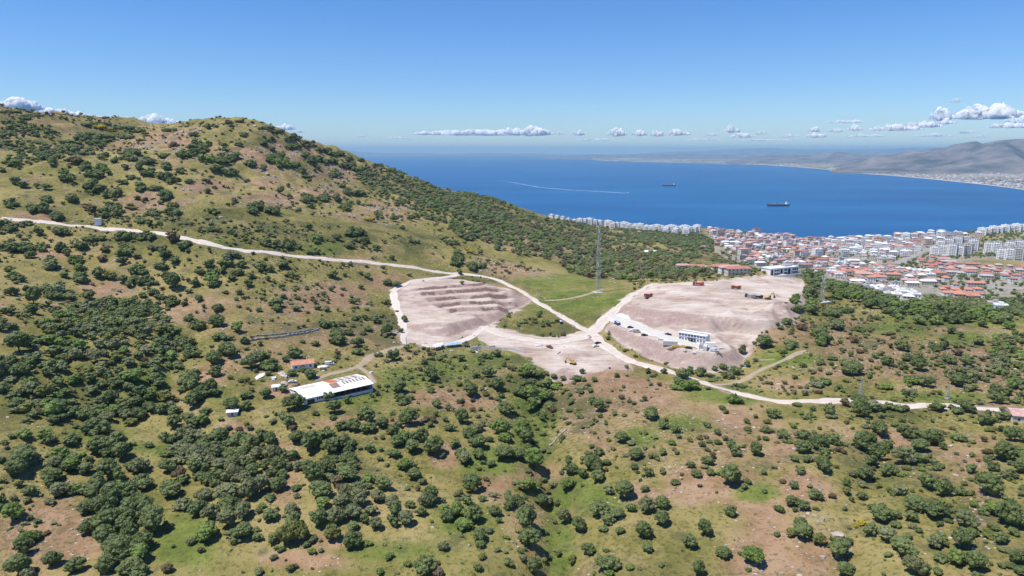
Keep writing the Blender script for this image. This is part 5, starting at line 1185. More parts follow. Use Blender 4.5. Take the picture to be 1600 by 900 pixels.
# low shelters and white wall below the terraces
def shelter(p, q_, D, H, m, label, name, posts=4):
    m_, rz, L = frame_px(p, q_); e = empty(name, m_, rz, 1, label, 'shelter'); r = MB()
    n_ = 7; prof = [(D * k / n_, H + .9 * math.sin(math.pi * k / n_)) for k in range(n_ + 1)]
    V = [(-L / 2, y, z) for y, z in prof] + [(L / 2, y, z) for y, z in prof] + [(-L / 2, y, z - .08) for y, z in prof] + [(L / 2, y, z - .08) for y, z in prof]; k2 = n_ + 1
    r.add(V, [(i, i + k2, i + 1 + k2, i + 1) for i in range(n_)] + [(i + 2 * k2, i + 1 + 2 * k2, i + 1 + 3 * k2, i + 3 * k2) for i in range(n_)])
    r.build('roof_sheet', m, e)
    for k in range(posts):
        for y in (0, D): pm = MB(); x = -L / 2 + .2 + k * (L - .4) / (posts - 1); pm.box(x - .09, x + .09, y - .09, y + .09, -.6, H - .02); pm.build('post', STEEL, e)
shelter((680, 549), (694, 545), 5, 2.6, PLAST, 'white open shelter with posts below the terraced site', 'open_shelter', 5)
shelter((698, 544), (722, 542), 5, 1.9, TARP, 'long shelter under a pale blue sheet below the terraces', 'sheeted_shelter', 6)
shelter((724, 543), (733, 543), 4, 1.6, DARKM, 'dark netted shelter between blue sheet and white wall', 'netted_shelter', 3)
def wall(name, pix, h, th, m, label, jag=.15, cat='wall'):
    g_ = ground([p[0] for p in pix], [p[1] for p in pix]); c = smooth_path(g_[:, :2], 1.2); t = np.gradient(c, axis=0); t /= np.linalg.norm(t, axis=1)[:, None]; nr = np.c_[-t[:, 1], t[:, 0]]
    z = height(c[:, 0], c[:, 1]); r = np.random.default_rng(len(pix) + int(pix[0][0])); k = len(c)
    top = z + h * (1 + r.normal(0, jag, k)); rows = []
    for s, zz in ((-1, z - .4), (-.8, top), (.8, top), (1, z - .4)): rows.append(np.c_[c + nr * s * th / 2 * (1 + r.normal(0, jag, k))[:, None], zz])
    V = np.concatenate(rows); F = [(j * k + i, j * k + i + 1, (j + 1) * k + i + 1, (j + 1) * k + i) for j in range(3) for i in range(k - 1)] + [(0, k, 2 * k, 3 * k), (k - 1, 4 * k - 1, 3 * k - 1, 2 * k - 1)]
    return tag(link(name, mesh_np(name, V, F, m)), label, cat)
wall('site_wall', [(735, 547), (752, 545)], 2.0, .3, WHITE, 'bright white wall piece below the terraces', .02)
wall('site_wall', [(754, 545), (785, 547), (820, 552)], 1.7, .3, PALE, 'pale grey wall running right from the white piece', .03)
wall('stone_wall', [(395, 526), (420, 524), (455, 521), (480, 517), (500, 514)], .9, 1.0, STONE, 'upper dry stone wall across the left meadow')
wall('stone_wall', [(385, 534), (410, 530), (440, 527), (470, 522), (497, 516)], 1.0, 1.1, STONE, 'lower dry stone wall across the left meadow')
wall('stone_bank', [(205, 473), (180, 471), (160, 476), (150, 482)], .8, 1.0, STONEP, 'short stone bank under the bare patch on the left')
wall('stone_bank', [(1488, 698), (1470, 700)], .7, 1.0, STONEP, 'low stone bank on the right slope near the road')
wall('concrete_kerb', [(1174, 565), (1192, 563), (1210, 562)], .5, .5, CONCRETE, 'pale concrete strip in the grass right of the earthworks', .05)
wall('stone_wall', [(858, 697), (868, 688), (878, 678), (884, 672)], .7, .9, STONE, 'ruined stone line beside the bright green gully')

# ------------------------------------------------------------------ masts and poles
def lattice(px, py, ptop, w0, w1, label, name, bays, leg_r, antennas=True, pad=3.6, legs=4, top_extra=3):
    g_ = at(px, py); _, _, s = ray(px, ptop); d = math.hypot(g_.x, g_.y); Ht = CAMZ + float(s) * d - g_.z
    e = empty(name, g_, .4, 1, label, 'mast')
    p = MB(); p.box(-pad, pad, -pad, pad, -1.2, .45); p.build('concrete_base', CONCRETE, e)
    H = Ht - top_extra
    def cn(k, t):
        w_ = w0 + (w1 - w0) * t; a = math.pi / 4 + k * 2 * math.pi / legs
        return Vector((math.cos(a) * w_ * .707, math.sin(a) * w_ * .707, .452 + t * (H - .452)))
    for k in range(legs):
        l = MB(); l.tube(cn(k, 0), cn(k, 1), leg_r, leg_r * .7, 5); l.build('leg', STEEL, e)
    br = MB()
    for i in range(bays):
        t0, t1 = i / bays, (i + 1) / bays
        for k in range(legs):
            br.tube(cn(k, t1), cn((k + 1) % legs, t1), leg_r * .5, None, 4); br.tube(cn(k, t0), cn((k + 1) % legs, t1), leg_r * .45, None, 4); br.tube(cn((k + 1) % legs, t0), cn(k, t1), leg_r * .45, None, 4)
    br.build('bracing', STEEL, e)
    sp_ = MB(); sp_.tube((0, 0, H), (0, 0, Ht), leg_r * .9, leg_r * .5, 6); sp_.build('spire', STEEL, e)
    if antennas:
        for k, t in enumerate((.96, .96, .90, .72, .66, .40)):
            a = k * 2.1; w_ = (w0 + (w1 - w0) * t) * .75
            c = Vector((math.cos(a) * w_, math.sin(a) * w_, t * H)); q_ = MB(); q_.tube(c, c + Vector((0, 0, 2.4)), .22, .22, 6); q_.build('panel_antenna', CARW, e)
        for k, t in enumerate((.80, .58)):
            w_ = (w0 + (w1 - w0) * t) * .7; a = -1.2 + k; c = Vector((math.cos(a) * w_, math.sin(a) * w_, t * H)); dd = Vector((math.cos(a), math.sin(a), 0)); q_ = MB(); q_.tube(c, c + dd * .5, .4, .9, 12); q_.build('dish_antenna', CARW, e)
    return e
lattice(934, 457, 347, 3.4, 1.1, 'tall steel lattice mast on a concrete base in the green field', 'lattice_mast', 22, .12)
lattice(1284, 471, 428, 3.0, 1.6, 'shorter lattice mast on a white slab right of the earthworks', 'lattice_mast', 9, .11, True, 5.5)
lattice(1344, 622, 590, 1.8, .7, 'thin lattice pylon beside the right road, left of the pair', 'power_pylon', 7, .07, False, .9, 4, 1)
lattice(1480, 623, 601, 1.6, .7, 'thin lattice pylon beside the right road, right of the pair', 'power_pylon', 6, .07, False, .9, 4, 1)
def pole(px, py, ptop, label, r=.14, arm=True):
    g_ = at(px, py); _, _, s = ray(px, ptop); Ht = CAMZ + float(s) * math.hypot(g_.x, g_.y) - g_.z
    e = empty('utility_pole', g_, .6, 1, label, 'pole'); p = MB(); p.tube((0, 0, -.3), (0, 0, Ht), r, r * .7, 8); p.build('post', CONCRETE, e)
    if arm: a = MB(); a.box(-1.0, 1.0, -.06, .06, Ht - .5, Ht - .38); a.build('crossarm', WOOD, e)
pole(1079, 441, 426, 'grey pole at the back rim of the upper earthworks')
pole(1137, 439, 427, 'grey pole in front of the red roofed cluster')
pole(685, 905, 886, 'short grey post at the bottom edge of the photo', .16, False)
pole(827, 497, 484, 'grey pole in the grass wedge beside the road')
pole(1001, 428, 412, 'grey pole in the wooded valley behind the mast')

# ------------------------------------------------------------------ rocks
def rock_mesh(seed, m):
    iv, fi = ICO[3]; r = np.random.default_rng(seed); V = iv.copy()
    for _ in range(9):
        nn = r.normal(0, 1, 3); nn /= np.linalg.norm(nn); dd = r.uniform(.55, .85); t = V @ nn; V -= np.outer(np.maximum(t - dd, 0) * .85, nn)
    V *= (1 + .12 * vnoise(iv[:, 0] * 4 + seed, iv[:, 1] * 4 + iv[:, 2] * 3, seed))[:, None]
    V *= np.array([1, .75, .6]); return mesh_np('rock', V, fi, m)
RM = [rock_mesh(k, STONE if k % 2 else STONEP) for k in range(8)]
RK = [(1308, 836, 17), (1285, 811, 9), (1272, 806, 8), (1278, 815, 7), (1262, 803, 7), (1293, 803, 5), (1318, 849, 10), (1250, 797, 5), (232, 234, 9), (225, 231, 7), (238, 231, 7), (243, 236, 6), (219, 236, 6), (408, 268, 8), (418, 272, 8), (428, 276, 6), (413, 276, 6), (300, 203, 8), (285, 206, 7), (272, 205, 6), (292, 211, 6), (388, 194, 6), (398, 197, 6), (360, 192, 6), (185, 217, 6), (178, 221, 6), (192, 219, 6),
      (1298, 578, 7), (1306, 572, 7), (1312, 580, 6), (1290, 570, 5), (1450, 541, 7), (1462, 535, 6), (1470, 546, 6), (1240, 574, 6), (1250, 577, 5), (1130, 655, 6), (1138, 663, 6), (1150, 668, 6), (1165, 672, 5), (1178, 668, 6), (1159, 663, 5), (1046, 730, 6), (1058, 738, 6), (1066, 731, 5), (974, 840, 5), (676, 824, 6), (733, 852, 6), (1180, 897, 6), (1190, 893, 6),
      (1526, 598, 6), (1518, 604, 6), (1255, 741, 6), (1248, 747, 5), (1263, 750, 5), (905, 709, 5), (345, 340, 7), (330, 345, 6), (352, 346, 6), (50, 770, 7), (58, 766, 6), (445, 752, 6), (90, 868, 5), (130, 868, 6), (138, 874, 5)]
rg = ground([r[0] for r in RK], [r[1] for r in RK])
rl = label_all([(i, ('big ' if r[2] > 9 else '') + ('pinkish' if i % 2 == 0 else 'grey'), r[0], r[1]) for i, r in enumerate(RK)], 'rock')
for i, (r, g_) in enumerate(zip(RK, rg)):
    if np.isnan(g_[0]): continue
    s = .55 * r[2] * math.dist(g_, (0, 0, CAMZ)) / FPX
    o = link('rock', RM[i % 8], None, g_, i * 1.7); o.scale = (s, s, s * random.uniform(.8, 1.2)); tag(o, rl[i][0], 'rock', rl[i][1] or 'rocks on the hillsides')

CLUT = [(1050, 546, 0), (1070, 548, 1), (1086, 551, 2), (1122, 553, 0), (1030, 531, 2), (1126, 546, 1), (1036, 521, 2), (706, 549, 1), (745, 551, 2), (768, 543, 0), (448, 590, 1), (462, 603, 0), (428, 592, 2), (496, 588, 1), (548, 589, 0), (508, 578, 2), (1228, 474, 0), (1128, 452, 1), (1158, 456, 2), (872, 552, 1), (842, 541, 2)]
HEAPS = []
cg = ground([c[0] for c in CLUT], [c[1] for c in CLUT])
for i, (c, g_) in enumerate(zip(CLUT, cg)):
    mb = MB(); r = random.Random(i)
    for k in range(r.randint(3, 6)):
        x, y = r.uniform(-1.8, 1.8), r.uniform(-1.2, 1.2); a, b, h = r.uniform(.4, 1.2), r.uniform(.3, .8), r.uniform(.3, 1.1); mb.box(x - a, x + a, y - b, y + b, -.2, h + .01 * k)
    o = mb.build('material_heap', (WOOD, PALE, PLAST)[c[2]], None, g_, r.uniform(0, 3))
    HEAPS.append(o)
hl = label_all([(i, ('brown', 'grey', 'white')[c[2]] + ' stacked', c[0], c[1]) for i, c in enumerate(CLUT)], 'material heap')
for i, a in enumerate(HEAPS): tag(a, hl[i][0], 'heap', hl[i][1] or 'heaps of building material')
def loose_stones(nn):
    r = np.random.default_rng(77); d = np.sqrt(r.uniform(190 ** 2, 1050 ** 2, nn * 3)); u = r.uniform(-40, 1640, nn * 3); ux, uy, _ = ray(u, 500); x, y = ux * d, uy * d
    j = np.clip(np.searchsorted(GX, x), 0, NX - 1); i = np.clip(np.searchsorted(GY, y), 0, NY - 1)
    ok = (soil[i, j] + fbm(x, y, 12, 3, 5) * 1.4 > .55) & (SITE[i, j] < .5)
    x, y = x[ok][:nn], y[ok][:nn]; z = height(x, y); iv, fi = ICO[1]; Vs, Fs = [], []
    for k in range(len(x)):
        s = r.uniform(.18, .6) * (1 + max(0, math.hypot(x[k], y[k]) - 500) / 400) * (1.8 if r.random() < .06 else 1)
        Vs.append(iv * s * np.array([1.2, .9, .6]) * (1 + r.normal(0, .15, 12))[:, None] + np.array([x[k], y[k], z[k]])); Fs.append(fi + 12 * k)
    tag(link('loose_stones', mesh_np('loose_stones', np.concatenate(Vs), np.concatenate(Fs), [STONE, STONEP], False, np.repeat(r.integers(0, 2, len(x)), 20))), 'loose stones strewn over the bare ground', kind='stuff')
loose_stones(14000)
# ------------------------------------------------------------------ town
WALLS = [WHITE, CREAM, PALE, PINKW]; ROOFS = {'red': ROOF_RED, 'orange': ROOF_ORANGE, 'pink': ROOF_PINK, 'grey': ROOF_GREY, 'white': ROOF_WHITE}
def win_rows(mb, L, D, H, nx, ny, floors, z0=1.0, w_=1.1, h=1.4, m=1):
    fh = H / floors
    for f in range(floors):
        z = z0 + f * fh
        for k in range(nx):
            x = -L / 2 + (k + .5) * L / nx
            for y, s in ((-D / 2, -1), (D / 2, 1)):
                a, b = sorted((y, y + s * .05)); mb.box(x - w_ / 2, x + w_ / 2, a, b, z, z + h, m)
        for k in range(ny):
            y = -D / 2 + (k + .5) * D / ny
            for x, s in ((-L / 2, -1), (L / 2, 1)):
                a, b = sorted((x, x + s * .05)); mb.box(a, b, y - w_ / 2, y + w_ / 2, z, z + h, m)
bank = {}
def house_meshes(kind, wm, rm, v):
    key = (kind, wm.name, rm.name, v)
    if key in bank: return bank[key]
    r = random.Random(v * 31 + hash(kind) % 97 if False else v * 31 + len(kind)); parts = []
    if kind == 'villa': L, D, H, fl = 8.6 + .8 * v, 7.6 + .4 * v, 6.0, 2
    elif kind == 'row': L, D, H, fl = 16 + 2 * v, 8.0, 6.2, 2
    elif kind == 'flat': L, D, H, fl = 9.5 + .7 * v, 8.5, 6.6, 2
    elif kind == 'block': L, D, H, fl = 13 + 1.5 * v, 11, 11.5 + 1.5 * v, 4
    else: L, D, H, fl = 15.5, 12, 18 + 2 * v, 6 + v
    b = MB(); b.box(-L / 2, L / 2, -D / 2, D / 2, -4, H, 0); win_rows(b, L, D, H, max(3, int(L / 3.2)), max(2, int(D / 3.5)), fl)
    if kind in ('block', 'tower'):
        fh = H / fl
        for f in range(1, fl):
            for s in (-1, 1):
                y0, y1 = sorted((s * D / 2, s * (D / 2 + 1.3))); b.box(-L * .3, L * .3, y0, y1, f * fh, f * fh + .9, 0)
    parts.append(('wall', mesh_np('wall', b.v, b.f, [wm, GLASS], False, b.m)))
    ro = MB()
    if kind in ('villa', 'row') or (kind == 'block' and v % 2 == 0):
        o = .7; ins = D / 2 if kind != 'row' else 1.5; h = 2.1
        ro.add([(-L / 2 - o, -D / 2 - o, H + .01), (L / 2 + o, -D / 2 - o, H + .01), (L / 2 + o, D / 2 + o, H + .01), (-L / 2 - o, D / 2 + o, H + .01), (-L / 2 + ins, 0, H + h), (L / 2 - ins, 0, H + h)], [(0, 1, 5, 4), (1, 2, 5), (2, 3, 4, 5), (3, 0, 4), (3, 2, 1, 0)])
        if v % 2: ro.box(L * .15, L * .15 + .8, .6, 1.4, H + .5, H + h + .7)
    else:
        ro.box(-L / 2 - .25, L / 2 + .25, -D / 2 - .25, D / 2 + .25, H + .01, H + .35)
        for s in (-1, 1):
            a, c = sorted((s * (D / 2 + .25), s * D / 2)); ro.box(-L / 2 - .25, L / 2 + .25, a, c, H + .352, H + 1.0)
            a, c = sorted((s * (L / 2 + .25), s * L / 2)); ro.box(a, c, -D / 2, D / 2, H + .352, H + 1.0)
        ro.box(-1.8, 1.8, -1.5, 1.5, H + .352, H + 2.8)
    parts.append(('roof', mesh_np('roof', ro.v, ro.f, rm)))
    bank[key] = parts; return parts
town_occ = {}
def t_free(x, y, r):
    i, j = int(x // 25), int(y // 25)
    for a in (-1, 0, 1):
        for b in (-1, 0, 1):
            for (u, v, q_) in town_occ.get((i + a, j + b), ()):
                if (u - x) ** 2 + (v - y) ** 2 < (r + q_) ** 2: return False
    return True
def t_occ(x, y, r): town_occ.setdefault((int(x // 25), int(y // 25)), []).append((x, y, r))
TOWN = []     # kind, wall, roof colour, variant, x, y, rz, px, py
def put(kind, wi, rc, v, x, y, rz):
    z = float(height(x, y)); px, py = project(x, y, z + 3); TOWN.append((kind, wi, rc, v, x, y, z, rz, float(px), float(py))); t_occ(x, y, {'villa': 6.2, 'row': 9.5, 'flat': 6.6, 'block': 9, 'tower': 11}[kind])
def put_px(kind, wi, rc, v, px, py, rz):
    g_ = ground([px], [py])[0]
    if not np.isnan(g_[0]): put(kind, wi, rc, v, g_[0], g_[1], rz)
# the white blocks along the cliff and on the headland
for k, (a, b) in enumerate([(862, 339.5), (870, 341), (879, 342), (888, 344.5), (897, 346.5), (906, 349), (913, 349.5), (921, 350), (929, 350.5), (937, 351.5), (950, 353.5), (957, 354.5), (964, 355), (975, 356), (982, 356.5), (992, 357.5), (1000, 358.5), (1010, 359.5), (1018, 360), (1026, 360.5), (1034, 360.5), (1042, 361), (1049, 361), (1056, 361.5), (1063, 361.5), (1070, 361.5), (1077, 362), (1084, 362), (1089, 361), (1040, 364), (1055, 365), (1072, 366)]):
    put_px('block' if a > 900 else 'flat', 0, 'white', (1, 3, 1)[k % 3], a, b + 1, -.65 + .1 * (k % 3))
for k, (a, b) in enumerate([(1534, 368), (1543, 366), (1552, 365), (1561, 364), (1570, 363), (1579, 362), (1588, 361.5), (1597, 361), (1606, 361), (1617, 361)]): put_px('block', 0, 'white', (3, 1)[k % 2], a, b, -.8 + .12 * (k % 3))
for k, (a, b) in enumerate([(1461, 399), (1474, 399), (1487, 399.5), (1499, 399), (1511, 398), (1521, 391), (1470, 389), (1483, 388), (1496, 387), (1508, 386), (1545, 395), (1556, 397), (1566, 404), (1578, 405.5), (1590, 406), (1602, 406), (1578, 394), (1592, 394)]):
    put_px('tower', 2 if k % 5 == 4 else 0, 'grey', k % 3, a, b, -.85 + .05 * (k % 3))
REG = [  # outline in the photo, kinds, roof colours, heading
 ([(1105,358),(1200,370),(1290,380),(1290,402),(1190,408),(1128,392),(1108,372)], ['villa', 'villa', 'flat', 'block', 'row'], ['pink', 'red', 'pink', 'white', 'orange'], .25),
 ([(1290,380),(1400,372),(1455,370),(1500,365),(1535,372),(1510,378),(1455,384),(1400,412),(1330,404),(1290,400)], ['block', 'flat', 'villa', 'block', 'flat'], ['white', 'grey', 'pink', 'white', 'red'], -.4),
 ([(1150,403),(1290,403),(1320,408),(1330,425),(1300,432),(1262,420),(1190,418)], ['row', 'villa', 'villa', 'flat'], ['pink', 'red', 'white', 'pink'], .2),
 ([(1290,425),(1330,410),(1400,418),(1440,428),(1480,420),(1480,445),(1420,452),(1350,447),(1300,440)], ['villa', 'row', 'villa', 'flat'], ['pink', 'red', 'pink', 'white', 'orange'], -.15),
 ([(1320,448),(1400,450),(1420,462),(1450,475),(1400,470),(1350,458)], ['villa', 'flat'], ['white', 'grey', 'red', 'white'], -.3),
 ([(1455,440),(1500,438),(1535,452),(1535,468),(1500,470),(1462,456)], ['villa', 'row', 'villa'], ['orange', 'orange', 'orange', 'red'], -.25),
 ([(1430,408),(1475,402),(1500,412),(1530,418),(1600,420),(1620,430),(1620,446),(1550,440),(1490,432),(1445,424)], ['villa', 'row', 'villa'], ['red', 'pink', 'red', 'grey', 'red'], -.3),
]
for poly, kinds, roofs, hd in REG:
    pa = np.array(poly, float); g_ = ground(pa[:, 0], pa[:, 1]); g_ = g_[~np.isnan(g_[:, 0])]
    x0, y0 = g_[:, :2].min(0) - 30; x1, y1 = g_[:, :2].max(0) + 30
    ca, sa = math.cos(hd), math.sin(hd); cx, cy = (x0 + x1) / 2, (y0 + y1) / 2; R_ = math.hypot(x1 - x0, y1 - y0) / 2
    row_n = 0
    yy = -R_
    while yy < R_:
        xx = -R_
        while xx < R_:
            jx, jy = random.uniform(-2, 2), random.uniform(-1.5, 1.5)
            x, y = cx + (xx + jx) * ca - (yy + jy) * sa, cy + (xx + jx) * sa + (yy + jy) * ca
            kd = random.choice(kinds); xx += {'villa': 13.5, 'row': 23, 'flat': 14.5, 'block': 20}[kd]
            z = float(height(x, y))
            if z < 3: continue
            px, py = project(x, y, z)
            if not inpoly(np.array([float(px)]), np.array([float(py)]), poly)[0]: continue
            r_ = {'villa': 6.2, 'row': 9.5, 'flat': 6.6, 'block': 9}[kd]
            if random.random() < .16 or near_road(x, y, 6) or not t_free(x, y, r_ * .9): continue
            rc = random.choice(roofs)
            if kd in ('flat',): rc = random.choice(['white', 'grey'])
            put(kd, random.choice([0, 0, 1, 2, 3]), rc, random.randrange(4), x, y, hd + random.choice([0, 0, 1.571]) * (kd != 'row') + random.uniform(-.08, .08))
        row_n += 1; yy += 13.5 if row_n % 2 else 21
# red roofed cluster behind the plateau, and lone buildings
for k, (a, b, kd) in enumerate([(1066, 421, 'row'), (1078, 421, 'villa'), (1090, 422, 'row'), (1102, 424, 'villa'), (1113, 424, 'row'), (1126, 425, 'row'), (1140, 427, 'row'), (1152, 429, 'row')]): put_px(kd, k % 2, 'red' if k % 3 else 'pink', k % 4, a, b, .1)
put_px('villa', 0, 'red', 1, 1100, 389.5, .2); put_px('villa', 1, 'orange', 0, 999, 365.5, .2); put_px('flat', 0, 'grey', 2, 1554, 485, -.5); put_px('flat', 0, 'white', 0, 1562, 489, -.5)
# which of them can be seen
def seen(x, y, z):
    for t in np.linspace(.3, .985, 60):
        if CAMZ + (z - CAMZ) * t < float(height(x * t, y * t)) - .5: return False
    return True
keep_t = [t for t in TOWN if -10 < t[8] < 1612 and seen(t[4], t[5], t[6] + 7)]
print('TOWN', len(TOWN), len(keep_t))
keep_t.sort(key=lambda t: t[4] ** 2 + t[5] ** 2)
TM = [('white cliff top row', 980, 350), ('headland blocks', 1570, 360), ('broad grey street', 1425, 402), ('white building beyond the earthworks', 1230, 420), ('shorter lattice mast', 1284, 450), ('town edge street', 1122, 390), ('water line', 1300, 378), ('orange roofed quarter', 1495, 455), ('right photo edge', 1600, 430), ('town centre', 1380, 425), ('tower blocks', 1490, 392), ('lone villa', 1554, 482), ('wooded belt', 1370, 468), ('red roofed cluster', 1110, 420), ('green patch in town', 1228, 405)]
WN_ = {0: 'white', 1: 'cream', 2: 'grey', 3: 'pinkish'}
KN = {'villa': 'house', 'row': 'terraced house', 'flat': 'flat roofed villa', 'block': 'apartment block', 'tower': 'tower block'}
KC = {'villa': 'house', 'row': 'house', 'flat': 'house', 'block': 'apartment block', 'tower': 'apartment block'}
houses = [t for t in keep_t if KC[t[0]] == 'house']; blocks = [t for t in keep_t if KC[t[0]] != 'house']
rest = houses[290:]; solo = houses[:290] + blocks[:290]
lt = {}
for kd in KN:
    lt.update(label_all([(id(t), f'{WN_[t[1]]} {t[2]} roofed', t[8], t[9]) for t in solo if t[0] == kd], KN[kd], TM))
for t in solo:
    kd, wi, rc, v, x, y, z, rz, _, _ = t
    l_, g_ = lt[id(t)]
    e = empty(KN[kd].replace(' ', '_').replace('flat_roofed_villa', 'villa'), (x, y, z), rz, 1, l_, KC[kd], g_ or KN[kd] + 's of the town')
    for nm, me in house_meshes(kd, WALLS[wi], ROOFS[rc], v): link(nm, me, e)
if rest:
    Vs, Fs, Ms, ms, n_ = [], [], [], [], 0
    for t in rest:
        for nm, me in house_meshes(t[0], WALLS[t[1]], ROOFS[t[2]], t[3]):
            c, s = math.cos(t[7]), math.sin(t[7])
            for m in me.materials:
                if m not in ms: ms.append(m)
            Vs += [(p.co.x * c - p.co.y * s + t[4], p.co.x * s + p.co.y * c + t[5], p.co.z + t[6]) for p in me.vertices]
            for p in me.polygons: Fs.append(tuple(i + n_ for i in p.vertices)); Ms.append(ms.index(me.materials[p.material_index]))
            n_ += len(me.vertices)
    tag(link('distant_houses', mesh_np('distant_houses', Vs, Fs, ms, False, Ms)), 'mass of far small houses down to the water', kind='stuff')
mass('town_trees', [], 'green trees between the town houses', [(x, y, w_, random.choice('ddgl'), float(height(x, y)), w_ * FPX / math.hypot(x, y)) for x, y, w_ in TOWN_TREES if t_free(x, y, 2)])
# white building with dark glass bays beyond the earthworks
def school():
    m_, rz, L = frame_px((1203, 430.5), (1246, 429.5)); D, H = 11, 7.8
    e = empty('white_building', Vector(m_) + Vector((0, 0, -1)), rz, 1, 'long white building with dark window bays beyond the earthworks', 'building')
    b = MB(); b.box(-L / 2, L / 2, 0, D, 0, H); b.build('wall', WHITE, e)
    r = MB(); r.box(-L / 2 - .5, L / 2 + .5, -.5, D + .5, H + .01, H + .6); ro = r.build('roof', ROOF_WHITE, e); c = MB(); c.box(L * .1, L * .38, 3, D - 3, H + .602, H + 2.0); c.build('roof_house', STEEL, ro)
    for x0, x1 in ((-.46, -.40), (-.13, -.06), (.14, .22)):
        w_ = MB(); w_.box(x0 * L, x1 * L, -.12, -.01, 1.6, H - .8); w_.build('glass_bay', GLASS, e)
    for k, x in enumerate((-.34, -.27, -.21, .01, .06, .31, .38, .45)):
        for z in (2.2, 5.2): w_ = MB(); w_.box(x * L, x * L + 1.6, -.1, -.01, z, z + 1.6); w_.build('window', GLASS, e)
    p = MB(); p.box(-L / 2 - 1, L / 2 + 1, -4.5, -4.1, -1.5, 2.3); p.build('front_wall', WHITE, e)
school()
def greenhouse():
    m_, rz, L = frame_px((1022, 396), (1031, 395)); e = empty('polytunnel', m_, rz, 1, 'white curved polytunnel in the wooded valley', 'polytunnel')
    n_ = 9; V = []; 
    for y in (0, 22): V += [(math.cos(math.pi * k / n_) * L / 2, y, math.sin(math.pi * k / n_) * 4.5) for k in range(n_ + 1)]
    k2 = n_ + 1; mb = MB(); mb.add(V, [(i, i + 1, i + 1 + k2, i + k2) for i in range(n_)] + [tuple(range(k2)), tuple(range(2 * k2 - 1, k2 - 1, -1))]); mb.build('cover', PLAST, e)
    d = MB(); d.box(-1.2, 1.2, -.1, -.02, 0, 2.6); d.build('door', STEEL, e)
greenhouse()

# ------------------------------------------------------------------ ships
def ship(px, py, L, hull_m, deck_m, label, bow=-1, cranes=3, rz=.06):
    x, y, _ = P(px, py, z=0); e = empty('cargo_ship', (x, y, 0), rz, 1, label, 'ship'); B = L * .15; Hh = L * .075
    st = [(-.5, .0, 1.35), (-.47, .35, 1.25), (-.40, .8, 1.08), (-.3, 1, 1), (.38, 1, 1), (.46, .85, 1.02), (.5, .7, 1.05)]
    V = []
    for t, w_, h in st:
        X = -bow * t * L; hb = B / 2 * w_
        V += [(X, -hb * .8, -2), (X, -hb, Hh * h), (X, hb, Hh * h), (X, hb * .8, -2)]
    F = []
    for i in range(len(st) - 1):
        a, b = 4 * i, 4 * i + 4
        F += [(a, b, b + 1, a + 1), (a + 2, b + 2, b + 3, a + 3)]
    F += [(0, 1, 2, 3), (4 * len(st) - 4, 4 * len(st) - 1, 4 * len(st) - 2, 4 * len(st) - 3)]
    F += [(4 * i + 1, 4 * i + 5, 4 * i + 6, 4 * i + 2) for i in range(len(st) - 1)]
    h_ = MB(); h_.add(V, F); h_.build('hull', hull_m, e)
    s = MB(); sx = -bow
    def bx(m_, x0, x1, w_, z0, z1): a, b = sorted((sx * x0 * L, sx * x1 * L)); m_.box(a, b, -w_, w_, z0, z1)
    bx(s, .34, .46, B * .45, Hh, Hh + L * .045); bx(s, .355, .45, B * .40, Hh + L * .0455, Hh + L * .085); bx(s, .36, .42, B * .48, Hh + L * .0855, Hh + L * .105); su = s.build('deckhouse', CARW, e)
    f = MB(); bx(f, .43, .465, B * .15, Hh + L * .086, Hh + L * .14); f.build('funnel', DARKM, su)
    w_ = MB(); a, b = sorted((sx * .3585 * L, sx * .3595 * L)); w_.box(a, b, -B * .4, B * .4, Hh + L * .091, Hh + L * .1); w_.build('bridge_window', GLASS, su)
    for k in range(5): c = MB(); bx(c, -.30 + k * .125, -.20 + k * .125, B * .36, Hh + .01, Hh + L * .016); c.build('hatch_cover', deck_m, e)
    for k in range(cranes): c = MB(); X = sx * L * (-.19 + k * .17); c.tube((X, 0, Hh), (X, 0, Hh + L * .085), L * .008, L * .006, 8); c.tube((X, 0, Hh + L * .08), (X - bow * -L * .1, 0, Hh + L * .07), L * .004, L * .003, 6); c.build('crane', DARKM if k % 2 else CARS, e)
    b = MB(); a, c = sorted((sx * -.47 * L, sx * -.40 * L)); b.box(a, c, -B * .12, B * .12, Hh * 1.05, Hh * 1.45); b.build('forecastle', deck_m, e)
    m_ = MB(); m_.tube((sx * .39 * L, 0, Hh + L * .105), (sx * .39 * L, 0, Hh + L * .17), L * .004, L * .002, 6); m_.build('mast', STEEL, e)
HULL_D = plain('dark blue grey hull', (0.05, 0.055, 0.08), 0.5, 0.2, .1); HULL_R = plain('rusty red brown hull', (0.20, 0.10, 0.085), 0.6, 0.25, .1)
DECK_G = plain('grey pink deck', (0.30, 0.25, 0.25), 0.8, 0.2, .1)
ship(1215.5, 322, 118, HULL_D, DECK_G, 'larger dark cargo ship, nearer and farther right on the bay')
ship(1045, 290.5, 112, HULL_R, DECK_G, 'smaller looking brownish cargo ship, farther out on the bay', -1, 0)
x, y, _ = P(981, 301.6, z=0); e = empty('motor_boat', (x, y, 0), .0, 1, 'white speed boat at the head of the long wake', 'boat')
mb = MB(); mb.prism([(-9, 0), (6, -.5), (10, 2.2), (-9, 1.8)], -2, 2); mb.build('hull', CARW, e); mb = MB(); mb.box(-5, 2, -1.4, 1.4, 1.95, 3.8, taper=.5); mb.build('cabin', CARW, e); mb = MB(); mb.box(1.6, 1.75, -1, 1, 2.6, 3.3); mb.build('windscreen', GLASS, e)
wk = [P(a, b, z=.25)[:2] for a, b in [(978, 301.8), (955, 300.4), (925, 298.6), (895, 297), (868, 294.8), (845, 292.8), (825, 289.5), (800, 285), (775, 282)]]
c = smooth_path(wk, 30); k = len(c); t = np.gradient(c, axis=0); t /= np.linalg.norm(t, axis=1)[:, None]; nr = np.c_[-t[:, 1], t[:, 0]]
